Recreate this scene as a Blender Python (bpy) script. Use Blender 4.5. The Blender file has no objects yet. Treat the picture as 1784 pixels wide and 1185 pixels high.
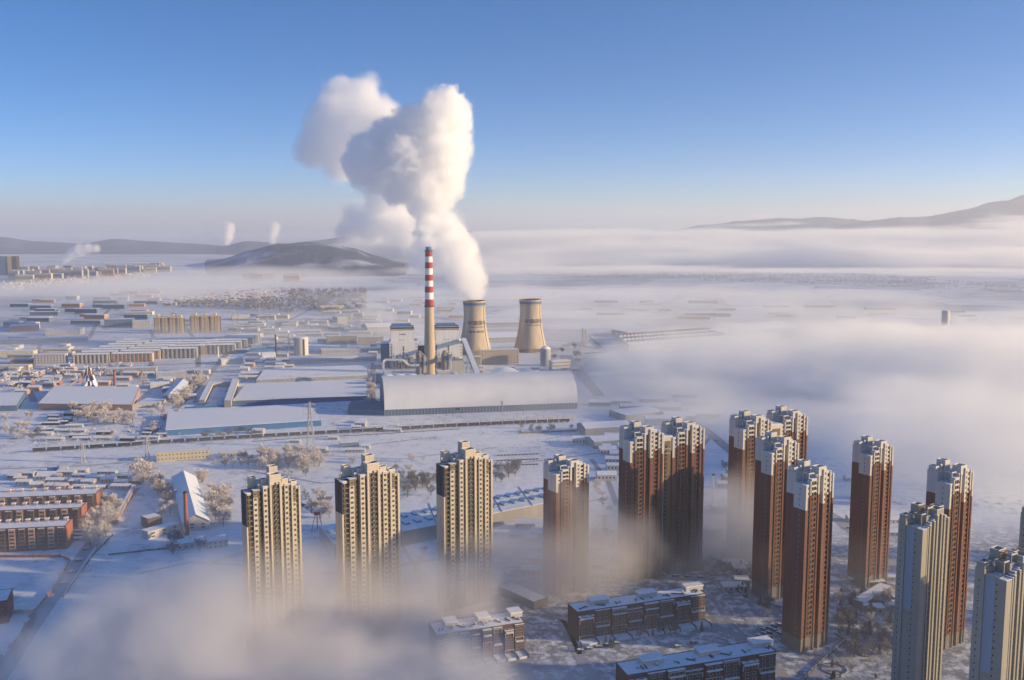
import bpy, bmesh, math, random
from mathutils import Vector, Matrix, noise as mnoise
R = math.radians
sc = bpy.context.scene
col = sc.collection

# ------------------------------------------------------------------ camera
FPX, CX, CY, CAMH, HORY = 1650.0, 892.0, 592.5, 238.0, 400.0
PITCH = math.atan((CY - HORY) / FPX)
cam_d = bpy.data.cameras.new('camera')
cam_d.sensor_width = 36.0
cam_d.lens = 36.0 * FPX / 1784.0
cam_d.clip_start = 1.0
cam_d.clip_end = 90000.0
cam = bpy.data.objects.new('camera', cam_d)
col.objects.link(cam)
cam.location = (0, 0, CAMH)
cam.rotation_euler = (R(90) - PITCH, 0, 0)
sc.camera = cam

# ------------------------------------------------------------------ sky, sun, exposure
SUN_EL, SUN_PHI = R(12.5), R(83)          # phi: degrees to the right of straight behind the camera
sun_vec = Vector((math.sin(SUN_PHI) * math.cos(SUN_EL), -math.cos(SUN_PHI) * math.cos(SUN_EL), math.sin(SUN_EL)))
W = bpy.data.worlds.new('World')
sc.world = W
W.use_nodes = True
wt = W.node_tree
sky = wt.nodes.new('ShaderNodeTexSky')
sky.sky_type = 'NISHITA'
sky.sun_disc = False
sky.sun_elevation = SUN_EL
sky.sun_rotation = math.atan2(sun_vec.x, sun_vec.y)
geo = wt.nodes.new('ShaderNodeTexCoord')
lift = wt.nodes.new('ShaderNodeVectorMath'); lift.operation = 'MULTIPLY'; lift.inputs[1].default_value = (1, 1, 2.6)   # thin layer of pale air: the blue starts low
unit = wt.nodes.new('ShaderNodeVectorMath'); unit.operation = 'NORMALIZE'
wt.links.new(geo.outputs['Generated'], lift.inputs[0]); wt.links.new(lift.outputs[0], unit.inputs[0]); wt.links.new(unit.outputs[0], sky.inputs[0])
sky.altitude = 200
sky.air_density = 1.1
sky.dust_density = 1.0
sky.ozone_density = 3.0
bg = wt.nodes['Background']
bg.inputs['Strength'].default_value = 0.14
tint = wt.nodes.new('ShaderNodeMixRGB')          # colder winter air than the model's
tint.blend_type = 'MULTIPLY'
tint.inputs[0].default_value = 1.0
tint.inputs[2].default_value = (0.84, 0.95, 1.16, 1)
wt.links.new(sky.outputs[0], tint.inputs[1])
sat = wt.nodes.new('ShaderNodeHueSaturation'); sat.inputs['Saturation'].default_value = 1.18
wt.links.new(tint.outputs[0], sat.inputs['Color']); wt.links.new(sat.outputs[0], bg.inputs['Color'])
sun_d = bpy.data.lights.new('sun', 'SUN')
sun_d.energy = 5.0
sun_d.angle = R(0.6)
sun_d.color = (1.0, 0.75, 0.41)
sun = bpy.data.objects.new('sun', sun_d)
col.objects.link(sun)
sun.rotation_euler = (-sun_vec).to_track_quat('-Z', 'Y').to_euler()
sun.location = (0, 0, 900)
sc.view_settings.view_transform = 'Standard'
sc.view_settings.look = 'None'
sc.view_settings.exposure = 0.58
sc.view_settings.gamma = 1.0
cy = sc.cycles
cy.volume_bounces = 20
cy.max_bounces = 21
cy.diffuse_bounces = 2
cy.glossy_bounces = 2
cy.transparent_max_bounces = 16
cy.volume_step_rate = 1.5
cy.volume_max_steps = 256
cy.use_denoising = True
cy.use_adaptive_sampling = True
cy.adaptive_threshold = 0.02

# ------------------------------------------------------------------ helpers: where a thing stands
def ray(px, py):
    u = (px - CX) / FPX
    v = (CY - py) / FPX
    return u, math.cos(PITCH) + v * math.sin(PITCH), -math.sin(PITCH) + v * math.cos(PITCH)

def at(px, py, z=0.0):
    d = ray(px, py)
    t = (z - CAMH) / d[2]
    return Vector((d[0] * t, d[1] * t, z))

def atY(px, py, Y):
    d = ray(px, py)
    t = Y / d[1]
    return Vector((d[0] * t, Y, CAMH + d[2] * t))

def tag(o, label=None, cat=None, group=None, kind=None):
    if label: o['label'] = label
    if cat: o['category'] = cat
    if group: o['group'] = group
    if kind: o['kind'] = kind
    return o

# ------------------------------------------------------------------ volumes (steam and fog as voxel density fields)
class X:
    """a tiny expression builder over geometry nodes sockets"""
    def __init__(s, nt, sock): s.nt, s.s = nt, sock
    def _m(s, op, *a, clamp=False):
        n = s.nt.nodes.new('ShaderNodeMath'); n.operation = op; n.use_clamp = clamp
        for i, v in enumerate((s,) + a):
            if isinstance(v, X): s.nt.links.new(v.s, n.inputs[i])
            else: n.inputs[i].default_value = v
        return X(s.nt, n.outputs[0])
    def __add__(s, o): return s._m('ADD', o)
    def __sub__(s, o): return s._m('SUBTRACT', o)
    def __mul__(s, o): return s._m('MULTIPLY', o)
    def __truediv__(s, o): return s._m('DIVIDE', o)
    def mx(s, o): return s._m('MAXIMUM', o)
    def smx(s, o, k): return s._m('SMOOTH_MAX', o, k)
    def clamp(s): return s._m('ADD', 0.0, clamp=True)
    def ab(s): return s._m('ABSOLUTE')
    def pw(s, o): return s._m('POWER', o)

def vol_mat(name, color=(0.96, 0.96, 0.97), aniso=0.0):
    m = bpy.data.materials.new(name); m.use_nodes = True
    nt = m.node_tree; nt.nodes.clear()
    out = nt.nodes.new('ShaderNodeOutputMaterial')
    v = nt.nodes.new('ShaderNodeVolumePrincipled')
    v.inputs['Color'].default_value = (*color, 1)
    v.inputs['Density'].default_value = 1.0
    v.inputs['Anisotropy'].default_value = aniso
    nt.links.new(v.outputs[0], out.inputs['Volume'])
    return m

def volume(name, blobs, voxel, dens, mat, noises, edge, smooth=0.0, zvox=None, zfall=None, bounds=None, billow=None):
    """blobs: (centre, (rx, ry, rz), weight); value inside is metres to the surface over the mean radius;
    noises: (scale_m, zscale, amp, detail); density = clamp(value / edge) * dens"""
    nt = bpy.data.node_groups.new(name, 'GeometryNodeTree')
    nt.interface.new_socket('Geometry', in_out='OUTPUT', socket_type='NodeSocketGeometry')
    out = nt.nodes.new('NodeGroupOutput')
    pos = nt.nodes.new('GeometryNodeInputPosition')
    val = None
    mn = Vector((1e9,) * 3); mxv = Vector((-1e9,) * 3)
    for c, r, w in blobs:
        s = nt.nodes.new('ShaderNodeVectorMath'); s.operation = 'SUBTRACT'
        nt.links.new(pos.outputs[0], s.inputs[0]); s.inputs[1].default_value = c
        q = nt.nodes.new('ShaderNodeVectorMath'); q.operation = 'DIVIDE'
        nt.links.new(s.outputs[0], q.inputs[0]); q.inputs[1].default_value = r
        l = nt.nodes.new('ShaderNodeVectorMath'); l.operation = 'LENGTH'
        nt.links.new(q.outputs[0], l.inputs[0])
        b = (X(nt, l.outputs['Value']) * -w) + w
        val = b if val is None else (val.smx(b, smooth) if smooth else val.mx(b))
        for i in range(3):
            mn[i] = min(mn[i], c[i] - r[i] * 1.3); mxv[i] = max(mxv[i], c[i] + r[i] * 1.3)
    for k, (scale, zs, amp, detail) in enumerate(noises):
        mp = nt.nodes.new('ShaderNodeVectorMath'); mp.operation = 'MULTIPLY'
        nt.links.new(pos.outputs[0], mp.inputs[0]); mp.inputs[1].default_value = (1 / scale, 1 / scale, zs / scale)
        n = nt.nodes.new('ShaderNodeTexNoise'); n.inputs['Scale'].default_value = 1.0
        n.inputs['Detail'].default_value = detail; n.inputs['Roughness'].default_value = 0.55
        nt.links.new(mp.outputs[0], n.inputs['Vector'])
        f = X(nt, n.outputs[0]) - 0.5
        if billow and k in billow: f = (f.ab() * -2.0) + 0.18
        val = val + f * (2.0 * amp)
    d = (val / edge).clamp()
    if zfall:
        sx = nt.nodes.new('ShaderNodeSeparateXYZ'); nt.links.new(pos.outputs[0], sx.inputs[0])
        z = X(nt, sx.outputs[2])
        d = d * (((z * -1.0) + zfall[1]) / (zfall[1] - zfall[0])).clamp()
    d = d * dens
    if bounds: mn, mxv = Vector(bounds[0]), Vector(bounds[1])
    else: mn.z = max(mn.z, 0.0)
    vc = nt.nodes.new('GeometryNodeVolumeCube')
    nt.links.new(d.s, vc.inputs['Density'])
    vc.inputs['Min'].default_value = mn; vc.inputs['Max'].default_value = mxv
    zv = zvox or voxel
    for nme, a, vx in (('Resolution X', 0, voxel), ('Resolution Y', 1, voxel), ('Resolution Z', 2, zv)):
        vc.inputs[nme].default_value = max(4, int((mxv[a] - mn[a]) / vx))
    sm = nt.nodes.new('GeometryNodeSetMaterial'); sm.inputs['Material'].default_value = mat
    nt.links.new(vc.outputs[0], sm.inputs[0]); nt.links.new(sm.outputs[0], out.inputs[0])
    vd = bpy.data.volumes.new(name)
    vd.materials.append(mat)
    o = bpy.data.objects.new(name, vd); col.objects.link(o)
    md = o.modifiers.new('density', 'NODES'); md.node_group = nt
    return o

# ------------------------------------------------------------------ materials
M = {}
def nd(nt, t, **kw):
    n = nt.nodes.new(t)
    for k, v in kw.items(): setattr(n, k, v)
    return n
def mat(name, c, rough=0.8, var=0.12, scale=0.35, c2=None, c2amt=0.5, metal=0.0, bump=0.0, streak=False, spec=0.3):
    """flat paint / concrete / brick with uneven weathering in object space"""
    m = bpy.data.materials.new(name); m.use_nodes = True
    nt = m.node_tree; b = nt.nodes['Principled BSDF']
    b.inputs['Roughness'].default_value = rough; b.inputs['Metallic'].default_value = metal
    b.inputs['Specular IOR Level'].default_value = spec
    tc = nd(nt, 'ShaderNodeTexCoord')
    mp = nd(nt, 'ShaderNodeMapping'); mp.inputs['Scale'].default_value = (scale, scale, scale * (0.15 if streak else 1))
    nt.links.new(tc.outputs['Object'], mp.inputs[0])
    nz = nd(nt, 'ShaderNodeTexNoise'); nz.inputs['Scale'].default_value = 1; nz.inputs['Detail'].default_value = 5
    nt.links.new(mp.outputs[0], nz.inputs['Vector'])
    cr = nd(nt, 'ShaderNodeValToRGB')
    cr.color_ramp.elements[0].position = 0.3; cr.color_ramp.elements[1].position = 0.7
    lo = [x * (1 - var) for x in c]; hi = [min(1, x * (1 + var)) for x in c]
    if c2: lo = [x * (1 - c2amt) + y * c2amt for x, y in zip(c, c2)]
    cr.color_ramp.elements[0].color = (*lo, 1); cr.color_ramp.elements[1].color = (*hi, 1)
    nt.links.new(nz.outputs[0], cr.inputs[0]); nt.links.new(cr.outputs[0], b.inputs['Base Color'])
    if bump:
        bp = nd(nt, 'ShaderNodeBump'); bp.inputs['Strength'].default_value = bump; bp.inputs['Distance'].default_value = 0.3
        nt.links.new(nz.outputs[0], bp.inputs['Height']); nt.links.new(bp.outputs[0], b.inputs['Normal'])
    M[name] = m
    return m
mat('snow', (0.80, 0.82, 0.86), 0.7, 0.05, 0.5, bump=0.4)
mat('cream', (0.52, 0.45, 0.36), 0.85, 0.08, 0.2, streak=True)
mat('white_wall', (0.56, 0.52, 0.48), 0.85, 0.07, 0.2, streak=True)
mat('red_render', (0.175, 0.075, 0.05), 0.85, 0.15, 0.2, streak=True)
mat('olive', (0.17, 0.14, 0.085), 0.85, 0.12, 0.2, streak=True)
mat('charcoal', (0.045, 0.045, 0.055), 0.8, 0.12, 0.2, streak=True)
mat('dark_brown', (0.06, 0.045, 0.035), 0.8, 0.12, 0.2, streak=True)
mat('beige_concrete', (0.33, 0.30, 0.255), 0.9, 0.12, 0.15, streak=True)
mat('pale_panel', (0.27, 0.32, 0.39), 0.8, 0.06, 0.15, streak=True)
mat('plinth', (0.19, 0.165, 0.15), 0.9, 0.1, 0.3)
mat('glass', (0.03, 0.032, 0.036), 0.15, 0.3, 0.5, spec=0.7)
mat('glass_warm', (0.05, 0.042, 0.03), 0.3, 0.45, 0.45, spec=0.6)
mat('window_frame', (0.55, 0.53, 0.5), 0.6, 0.05)
mat('brick', (0.33, 0.125, 0.08), 0.9, 0.15, 0.6)
mat('brick_pale', (0.42, 0.27, 0.21), 0.9, 0.15, 0.6)
mat('brown_brick', (0.13, 0.078, 0.065), 0.9, 0.15, 0.5)
mat('grey_wall', (0.36, 0.36, 0.37), 0.85, 0.1, 0.2, streak=True)
mat('yellow_wall', (0.58, 0.50, 0.34), 0.85, 0.06, 0.2, streak=True)
mat('gold_wall', (0.60, 0.42, 0.21), 0.85, 0.08, 0.2, streak=True)
mat('blue_metal', (0.05, 0.17, 0.38), 0.5, 0.1, 0.4)
mat('blue_wall', (0.12, 0.18, 0.26), 0.6, 0.1, 0.3, streak=True)
mat('white_paint', (0.78, 0.76, 0.73), 0.6, 0.08, 0.3, streak=True)
mat('red_paint', (0.36, 0.035, 0.03), 0.6, 0.12, 0.3, streak=True)
mat('chimney_concrete', (0.50, 0.39, 0.26), 0.9, 0.1, 0.12, streak=True)
mat('tower_concrete', (0.46, 0.38, 0.29), 0.9, 0.22, 0.10, streak=True)
mat('tower_blue', (0.10, 0.17, 0.28), 0.8, 0.1, 0.2)
mat('dark_metal', (0.06, 0.065, 0.075), 0.6, 0.2, 0.4)
mat('steel', (0.42, 0.42, 0.43), 0.5, 0.1, 0.3, metal=0.3)
mat('wagon', (0.045, 0.045, 0.05), 0.8, 0.3, 0.5)
mat('road', (0.27, 0.27, 0.29), 0.9, 0.25, 0.08, c2=(0.5, 0.5, 0.53))
mat('track', (0.20, 0.20, 0.22), 0.9, 0.3, 0.2, c2=(0.6, 0.6, 0.63))
mat('bark', (0.10, 0.08, 0.07), 0.9, 0.2, 1.0)
mat('frost', (0.66, 0.60, 0.57), 0.9, 0.22, 0.35)
mat('frost_dark', (0.23, 0.22, 0.225), 0.9, 0.3, 0.35)
mat('needle', (0.055, 0.07, 0.055), 0.9, 0.3, 0.8, c2=(0.4, 0.42, 0.45), c2amt=0.25)
mat('ink', (0.035, 0.03, 0.03), 0.7, 0.1)
mat('dome_sheet', (0.68, 0.69, 0.72), 0.55, 0.05, 0.05)
mat('car_dark', (0.05, 0.055, 0.06), 0.4, 0.1)
mat('car_red', (0.3, 0.05, 0.04), 0.4, 0.1)
mat('orange_paint', (0.5, 0.22, 0.06), 0.6, 0.1)
mat('red_roof', (0.42, 0.17, 0.12), 0.9, 0.1, 0.3, c2=(0.8, 0.8, 0.82), c2amt=0.6)

def joint_mat(base, name, c, step=3.0):
    """render with thin horizontal panel joints every storey"""
    m = mat(name, c, 0.88, 0.1, 0.15, streak=True)
    nt = m.node_tree; b = nt.nodes['Principled BSDF']
    src = b.inputs['Base Color'].links[0].from_socket
    tc = nd(nt, 'ShaderNodeTexCoord'); sp = nd(nt, 'ShaderNodeSeparateXYZ'); nt.links.new(tc.outputs['Object'], sp.inputs[0])
    a = X(nt, sp.outputs[2]); f = a._m('MODULO', step * 3)._m('LESS_THAN', 0.18)
    mx = nd(nt, 'ShaderNodeMixRGB'); mx.blend_type = 'MULTIPLY'; mx.inputs[2].default_value = (0.72, 0.72, 0.74, 1)
    nt.links.new(f.s, mx.inputs[0]); nt.links.new(src, mx.inputs[1]); nt.links.new(mx.outputs[0], b.inputs['Base Color'])
joint_mat(None, 'joint_concrete', (0.30, 0.28, 0.245))

# ------------------------------------------------------------------ mesh helpers
class MB:
    def __init__(s): s.v, s.f, s.m, s.mats = [], [], [], []
    def mi(s, name):
        if name not in s.mats: s.mats.append(name)
        return s.mats.index(name)
    def quadbox(s, p, z0, z1, m, mtop=None):
        """a prism over footprint points p (counter-clockwise)"""
        n = len(p); b = len(s.v); k = s.mi(m); kt = s.mi(mtop or m)
        z0 = z0 if isinstance(z0, (list, tuple)) else [z0] * n
        z1 = z1 if isinstance(z1, (list, tuple)) else [z1] * n
        s.v += [(p[i][0], p[i][1], z0[i]) for i in range(n)] + [(p[i][0], p[i][1], z1[i]) for i in range(n)]
        s.f.append([b + i for i in range(n)][::-1]); s.m.append(k)
        s.f.append([b + n + i for i in range(n)]); s.m.append(kt)
        for i in range(n):
            j = (i + 1) % n
            s.f.append([b + i, b + j, b + n + j, b + n + i]); s.m.append(k)
        return s
    def box(s, x0, x1, y0, y1, z0, z1, m, mtop=None):
        return s.quadbox([(x0, y0), (x1, y0), (x1, y1), (x0, y1)], z0, z1, m, mtop)
    def face(s, pts, m):
        b = len(s.v); s.v += [tuple(p) for p in pts]; s.f.append([b + i for i in range(len(pts))]); s.m.append(s.mi(m)); return s
    def beam(s, a, b, w, m, w2=None):
        a, b = Vector(a), Vector(b); d = (b - a)
        u = d.cross(Vector((0, 0, 1)))
        if u.length < 1e-4: u = Vector((1, 0, 0))
        u.normalize(); t = d.cross(u).normalized(); k = s.mi(m); n = len(s.v); w2 = w2 or w
        for p, ww in ((a, w), (b, w2)):
            for q, r in ((-1, -1), (1, -1), (1, 1), (-1, 1)):
                s.v.append(tuple(p + u * q * ww / 2 + t * r * ww / 2))
        for f in ([0, 1, 2, 3], [7, 6, 5, 4], [0, 4, 5, 1], [1, 5, 6, 2], [2, 6, 7, 3], [3, 7, 4, 0]):
            s.f.append([n + i for i in f]); s.m.append(k)
        return s
    def lathe(s, prof, seg, m, c=(0, 0), cap=True, mats=None):
        b = len(s.v); k = s.mi(m)
        for r, z in prof:
            for i in range(seg):
                a = 2 * math.pi * i / seg
                s.v.append((c[0] + r * math.cos(a), c[1] + r * math.sin(a), z))
        for j in range(len(prof) - 1):
            kk = s.mi(mats[j]) if mats else k
            for i in range(seg):
                i2 = (i + 1) % seg
                s.f.append([b + j * seg + i, b + j * seg + i2, b + (j + 1) * seg + i2, b + (j + 1) * seg + i]); s.m.append(kk)
        if cap:
            s.f.append([b + (len(prof) - 1) * seg + i for i in range(seg)]); s.m.append(k)
        return s
    def mesh(s, name, smooth=False):
        me = bpy.data.meshes.new(name)
        me.from_pydata(s.v, [], s.f)
        for n in s.mats: me.materials.append(M[n])
        me.polygons.foreach_set('material_index', s.m)
        if smooth: me.polygons.foreach_set('use_smooth', [True] * len(s.f))
        me.update()
        return me
    def build(s, name, parent=None, smooth=False, loc=None):
        o = bpy.data.objects.new(name, s.mesh(name, smooth)); col.objects.link(o)
        if parent: o.parent = parent
        if loc is not None: o.location = loc
        return o

def empty(name, loc, rz=0):
    o = bpy.data.objects.new(name, None); col.objects.link(o)
    o.location = (loc[0], loc[1], loc[2] if len(loc) > 2 else 0); o.rotation_euler = (0, 0, rz); o.empty_display_size = 2
    return o
KIDS = {}
def copy_tree(o, loc=None, rz=None):
    c = o.copy(); col.objects.link(c)
    if loc is not None: c.location = loc
    if rz is not None: c.rotation_euler = (0, 0, rz)
    for ch in kids(o):
        d = ch.copy(); col.objects.link(d); d.parent = c
        for g in kids(ch):
            e = g.copy(); col.objects.link(e); e.parent = d
    return c
def kids(o):
    if o.name not in KIDS or KIDS[o.name][0] != NK[0]:
        KIDS.clear()
        for q in bpy.data.objects:
            if q.parent: KIDS.setdefault(q.parent.name, (NK[0], []))[1].append(q)
        KIDS.setdefault(o.name, (NK[0], []))
    return list(KIDS[o.name][1])
NK = [0]

WM = {}
def win_mesh(style='plain'):
    """a unit window (1 x 1 m, front at -y) of frame, mullion and glass"""
    if style in WM: return WM[style]
    b = MB()
    gl = 'glass_warm' if style == 'warm' else 'glass'
    q = -0.14 if style == 'dark' else -0.03
    b.box(-0.44, 0.44, q, 0.02, -0.44, 0.44, gl)
    for x0, x1, z0, z1 in ((-0.5, -0.44, -0.5, 0.5), (0.44, 0.5, -0.5, 0.5), (-0.44, 0.44, 0.44, 0.5), (-0.44, 0.44, -0.5, -0.44)):
        b.box(x0, x1, q - 0.05, 0.02, z0, z1, 'window_frame')
    if style != 'dark': b.box(-0.02, 0.02, -0.055, -0.031, -0.44, 0.44, 'window_frame')
    WM[style] = b.mesh('window')
    return WM[style]
def put_windows(parent, wins, style='plain', limit=100, name='window'):
    """wins: (x, y, z, w, h, angle); the first ones are separate parts, those beyond the limit one mesh"""
    me = win_mesh(style)
    for x, y, z, w, h, a in wins[:limit]:
        o = bpy.data.objects.new(name, me); col.objects.link(o); o.parent = parent
        o.location = (x, y, z); o.rotation_euler = (0, 0, a); o.scale = (w, 1, h)
    rest = wins[limit:]
    if rest: win_block(parent, rest, style, name)
def win_block(parent, wins, style='plain', name='window'):
    me = win_mesh(style); b = MB(); b.mats = [m.name for m in me.materials]
    for x, y, z, w, h, a in wins:
        n = len(b.v); ca, sa = math.cos(a), math.sin(a)
        for v in me.vertices:
            vx, vy, vz = v.co.x * w, v.co.y, v.co.z * h
            b.v.append((x + vx * ca - vy * sa, y + vx * sa + vy * ca, z + vz))
        for p in me.polygons:
            b.f.append([n + i for i in p.vertices]); b.m.append(p.material_index)
    o = b.build(name, parent); o['kind'] = 'stuff'
    return o

# ------------------------------------------------------------------ ground, roads
def ground():
    n = 8
    b = MB(); b.mats = ['snow']
    S = 90000
    xs = [-S + 2 * S * i / 6 for i in range(7)]; ys = [-6000 + 96000 * i / 6 for i in range(7)]
    for y in ys:
        for x in xs: b.v.append((x, y, 0))
    for j in range(6):
        for i in range(6): b.f.append([j * 7 + i, j * 7 + i + 1, j * 7 + i + 8, j * 7 + i + 7]); b.m.append(0)
    o = b.build('ground'); tag(o, kind='structure', label='snow covered plain with scrub, tracks and field edges')
    m = bpy.data.materials.new('snow_ground'); m.use_nodes = True; nt = m.node_tree; bs = nt.nodes['Principled BSDF']
    bs.inputs['Roughness'].default_value = 0.75; bs.inputs['Specular IOR Level'].default_value = 0.2
    tc = nd(nt, 'ShaderNodeTexCoord')
    def noise(scale, detail, rough=0.6, sy=1.0, off=0):
        mp = nd(nt, 'ShaderNodeMapping'); mp.inputs['Scale'].default_value = (1 / scale, sy / scale, 1 / scale); mp.inputs['Location'].default_value = (off, off, 0)
        nt.links.new(tc.outputs['Object'], mp.inputs[0])
        q = nd(nt, 'ShaderNodeTexNoise'); q.inputs['Scale'].default_value = 1; q.inputs['Detail'].default_value = detail; q.inputs['Roughness'].default_value = rough
        nt.links.new(mp.outputs[0], q.inputs['Vector']); return X(nt, q.outputs[0])
    def sstep(x, a, b_): return ((x - a) / (b_ - a)).clamp()
    scrub = sstep(noise(9, 5, 0.7), 0.50, 0.66) * sstep(noise(130, 3), 0.48, 0.62)
    far = sstep(noise(700, 4, 0.6, 1.6, 7), 0.50, 0.64) * 0.55
    fine = sstep(noise(2.2, 3, 0.7, 1, 3), 0.60, 0.74) * 0.35
    # parcels: voronoi cells with slightly different snow and dark hedged edges
    mp = nd(nt, 'ShaderNodeMapping'); mp.inputs['Scale'].default_value = (1 / 420, 1 / 260, 1); mp.inputs['Rotation'].default_value = (0, 0, R(12))
    nt.links.new(tc.outputs['Object'], mp.inputs[0])
    vo = nd(nt, 'ShaderNodeTexVoronoi', feature='DISTANCE_TO_EDGE'); vo.inputs['Scale'].default_value = 1; vo.inputs['Randomness'].default_value = 0.55
    nt.links.new(mp.outputs[0], vo.inputs['Vector'])
    edge = (X(nt, vo.outputs[0])._m('LESS_THAN', 0.018)) * sstep(noise(60, 2, 0.5, 1, 9), 0.4, 0.5) * 0.6
    sp = nd(nt, 'ShaderNodeSeparateXYZ'); nt.links.new(tc.outputs['Object'], sp.inputs[0])
    away = sstep(X(nt, sp.outputs[1]), 1150, 1500)
    vc = nd(nt, 'ShaderNodeTexVoronoi', feature='F1'); vc.inputs['Scale'].default_value = 1; vc.inputs['Randomness'].default_value = 0.55
    nt.links.new(mp.outputs[0], vc.inputs['Vector'])
    sc2 = nd(nt, 'ShaderNodeSeparateXYZ'); nt.links.new(vc.outputs['Color'], sc2.inputs[0])
    cell = sstep(X(nt, sc2.outputs[0]), 0.35, 1.0) * 0.4
    gx = sstep(X(nt, sp.outputs[0]), -60, 0) * sstep(X(nt, sp.outputs[1]), 760, 690) * sstep(noise(7, 5, 0.7, 1, 5), 0.38, 0.55)  # shrub speckle plus fog shade, both put into the snow colour here
    yard = sstep(X(nt, sp.outputs[0]), 40, -40) * sstep(noise(16, 5, 0.7, 0.8, 12), 0.50, 0.64) * sstep(noise(90, 3, 0.6, 1, 15), 0.42, 0.55)
    wheel = sstep(noise(30, 2, 0.4, 9.0, 21), 0.55, 0.60) * sstep(noise(140, 2, 0.6, 1, 25), 0.48, 0.56) * 0.3
    scrub = scrub.mx(gx * 1.1).mx(yard * 0.7).mx(wheel)
    tot = (scrub * 0.8).mx(fine).mx(far * away).mx(edge * away).mx(cell * away).clamp()
    mx = nd(nt, 'ShaderNodeMixRGB'); mx.inputs[1].default_value = (0.80, 0.82, 0.86, 1); mx.inputs[2].default_value = (0.19, 0.20, 0.23, 1)
    nt.links.new(tot.s, mx.inputs[0]); nt.links.new(mx.outputs[0], bs.inputs['Base Color'])
    bp = nd(nt, 'ShaderNodeBump'); bp.inputs['Strength'].default_value = 0.6; bp.inputs['Distance'].default_value = 1.5
    hh = noise(14, 5, 0.6, 1, 2)
    nt.links.new(hh.s, bp.inputs['Height']); nt.links.new(bp.outputs[0], bs.inputs['Normal'])
    o.data.materials.clear(); o.data.materials.append(m)
ground()

def strip(name, pts, w, z, m, label, world=False):
    """a road, track or bank along pixel points, w metres wide, as a thin sheet"""
    P = [Vector(p) if world else at(*p) for p in pts]
    P = [Vector((p[0], p[1], 0)) for p in P]
    b = MB(); k = b.mi(m)
    for i, p in enumerate(P):
        d = (P[min(i + 1, len(P) - 1)] - P[max(i - 1, 0)]).normalized(); n = Vector((-d.y, d.x, 0))
        ww = w[i] if isinstance(w, (list, tuple)) else w
        b.v += [tuple(p + n * ww / 2 + Vector((0, 0, z))), tuple(p - n * ww / 2 + Vector((0, 0, z)))]
    for i in range(len(P) - 1):
        b.f.append([2 * i, 2 * i + 1, 2 * i + 3, 2 * i + 2]); b.m.append(k)
    return tag(b.build(name), label, kind='structure')
strip('road', [(-40,1235),(12,1160),(60,1086),(100,1030),(150,958),(196,905),(240,850)], [11,10,10,10,9,7,5], 0.05, 'road', 'packed snow road running past the tree line and sports field')
strip('road', [(305,712),(330,690),(352,664),(375,640),(402,608)], [12,12,11,11,10], 0.06, 'road', 'straight road between the factories left of the power plant')
strip('road', [(1130,690),(1230,750),(1290,800),(1380,860),(1460,905),(1560,985),(1640,1040)], [14,13,12,12,12,12,12], 0.05, 'road', 'road curving past the red towers into the fog')
strip('road', [(-30,800),(130,794),(260,786),(450,775),(620,765),(800,752),(1000,741)], 16, 0.04, 'snow', 'white snow bank beside the railway')
strip('road', [(-20,818),(120,813),(256,804),(380,800)], 3, 0.07, 'track', 'narrow track below the railway')
strip('road', [(920,1190),(900,1090),(860,1040),(960,1010),(1100,990),(1260,950),(1300,925)], 8, 0.06, 'road', 'estate road winding between the towers')
strip('road', [(1231,1085),(1290,1110),(1330,1150),(1420,1220)], 7, 0.055, 'road', 'estate lane beside the brown apartment block')
strip('road', [(985,620),(1010,650),(1045,690)], [26,22,16], 0.05, 'road', 'wide road right of the cooling towers')
strip('road', [(1025,585),(1060,615),(1115,655)], 5, 0.07, 'track', 'field lane with a ditch right of the power plant')
strip('road', [(1400,1185),(1450,1160),(1500,1130),(1560,1085)], 6, 0.06, 'road', 'estate path in front of the tallest red tower')
for pts in ([(0,588),(140,583),(262,580),(420,578)], [(120,645),(280,636),(420,628),(500,622)], [(262,640),(272,600),(262,575)], [(345,640),(346,600),(325,572),(300,545)], [(0,648),(120,640)], [(60,700),(40,660),(58,636),(70,600)],
    [(430,600),(500,560),(560,530),(600,510)], [(500,610),(640,606)], [(420,640),(640,628)], [(410,578),(520,560),(640,556)], [(0,560),(150,556),(260,552)], [(155,590),(170,560),(200,530)], [(650,720),(648,660),(655,600),(650,560)]):
    strip('road', pts, 9, 0.06, 'track', 'snowy town street between the factories')
strip('road', [(600,640),(480,668),(400,676)], 6, 0.06, 'track', 'snowy works road in front of the power plant')

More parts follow.
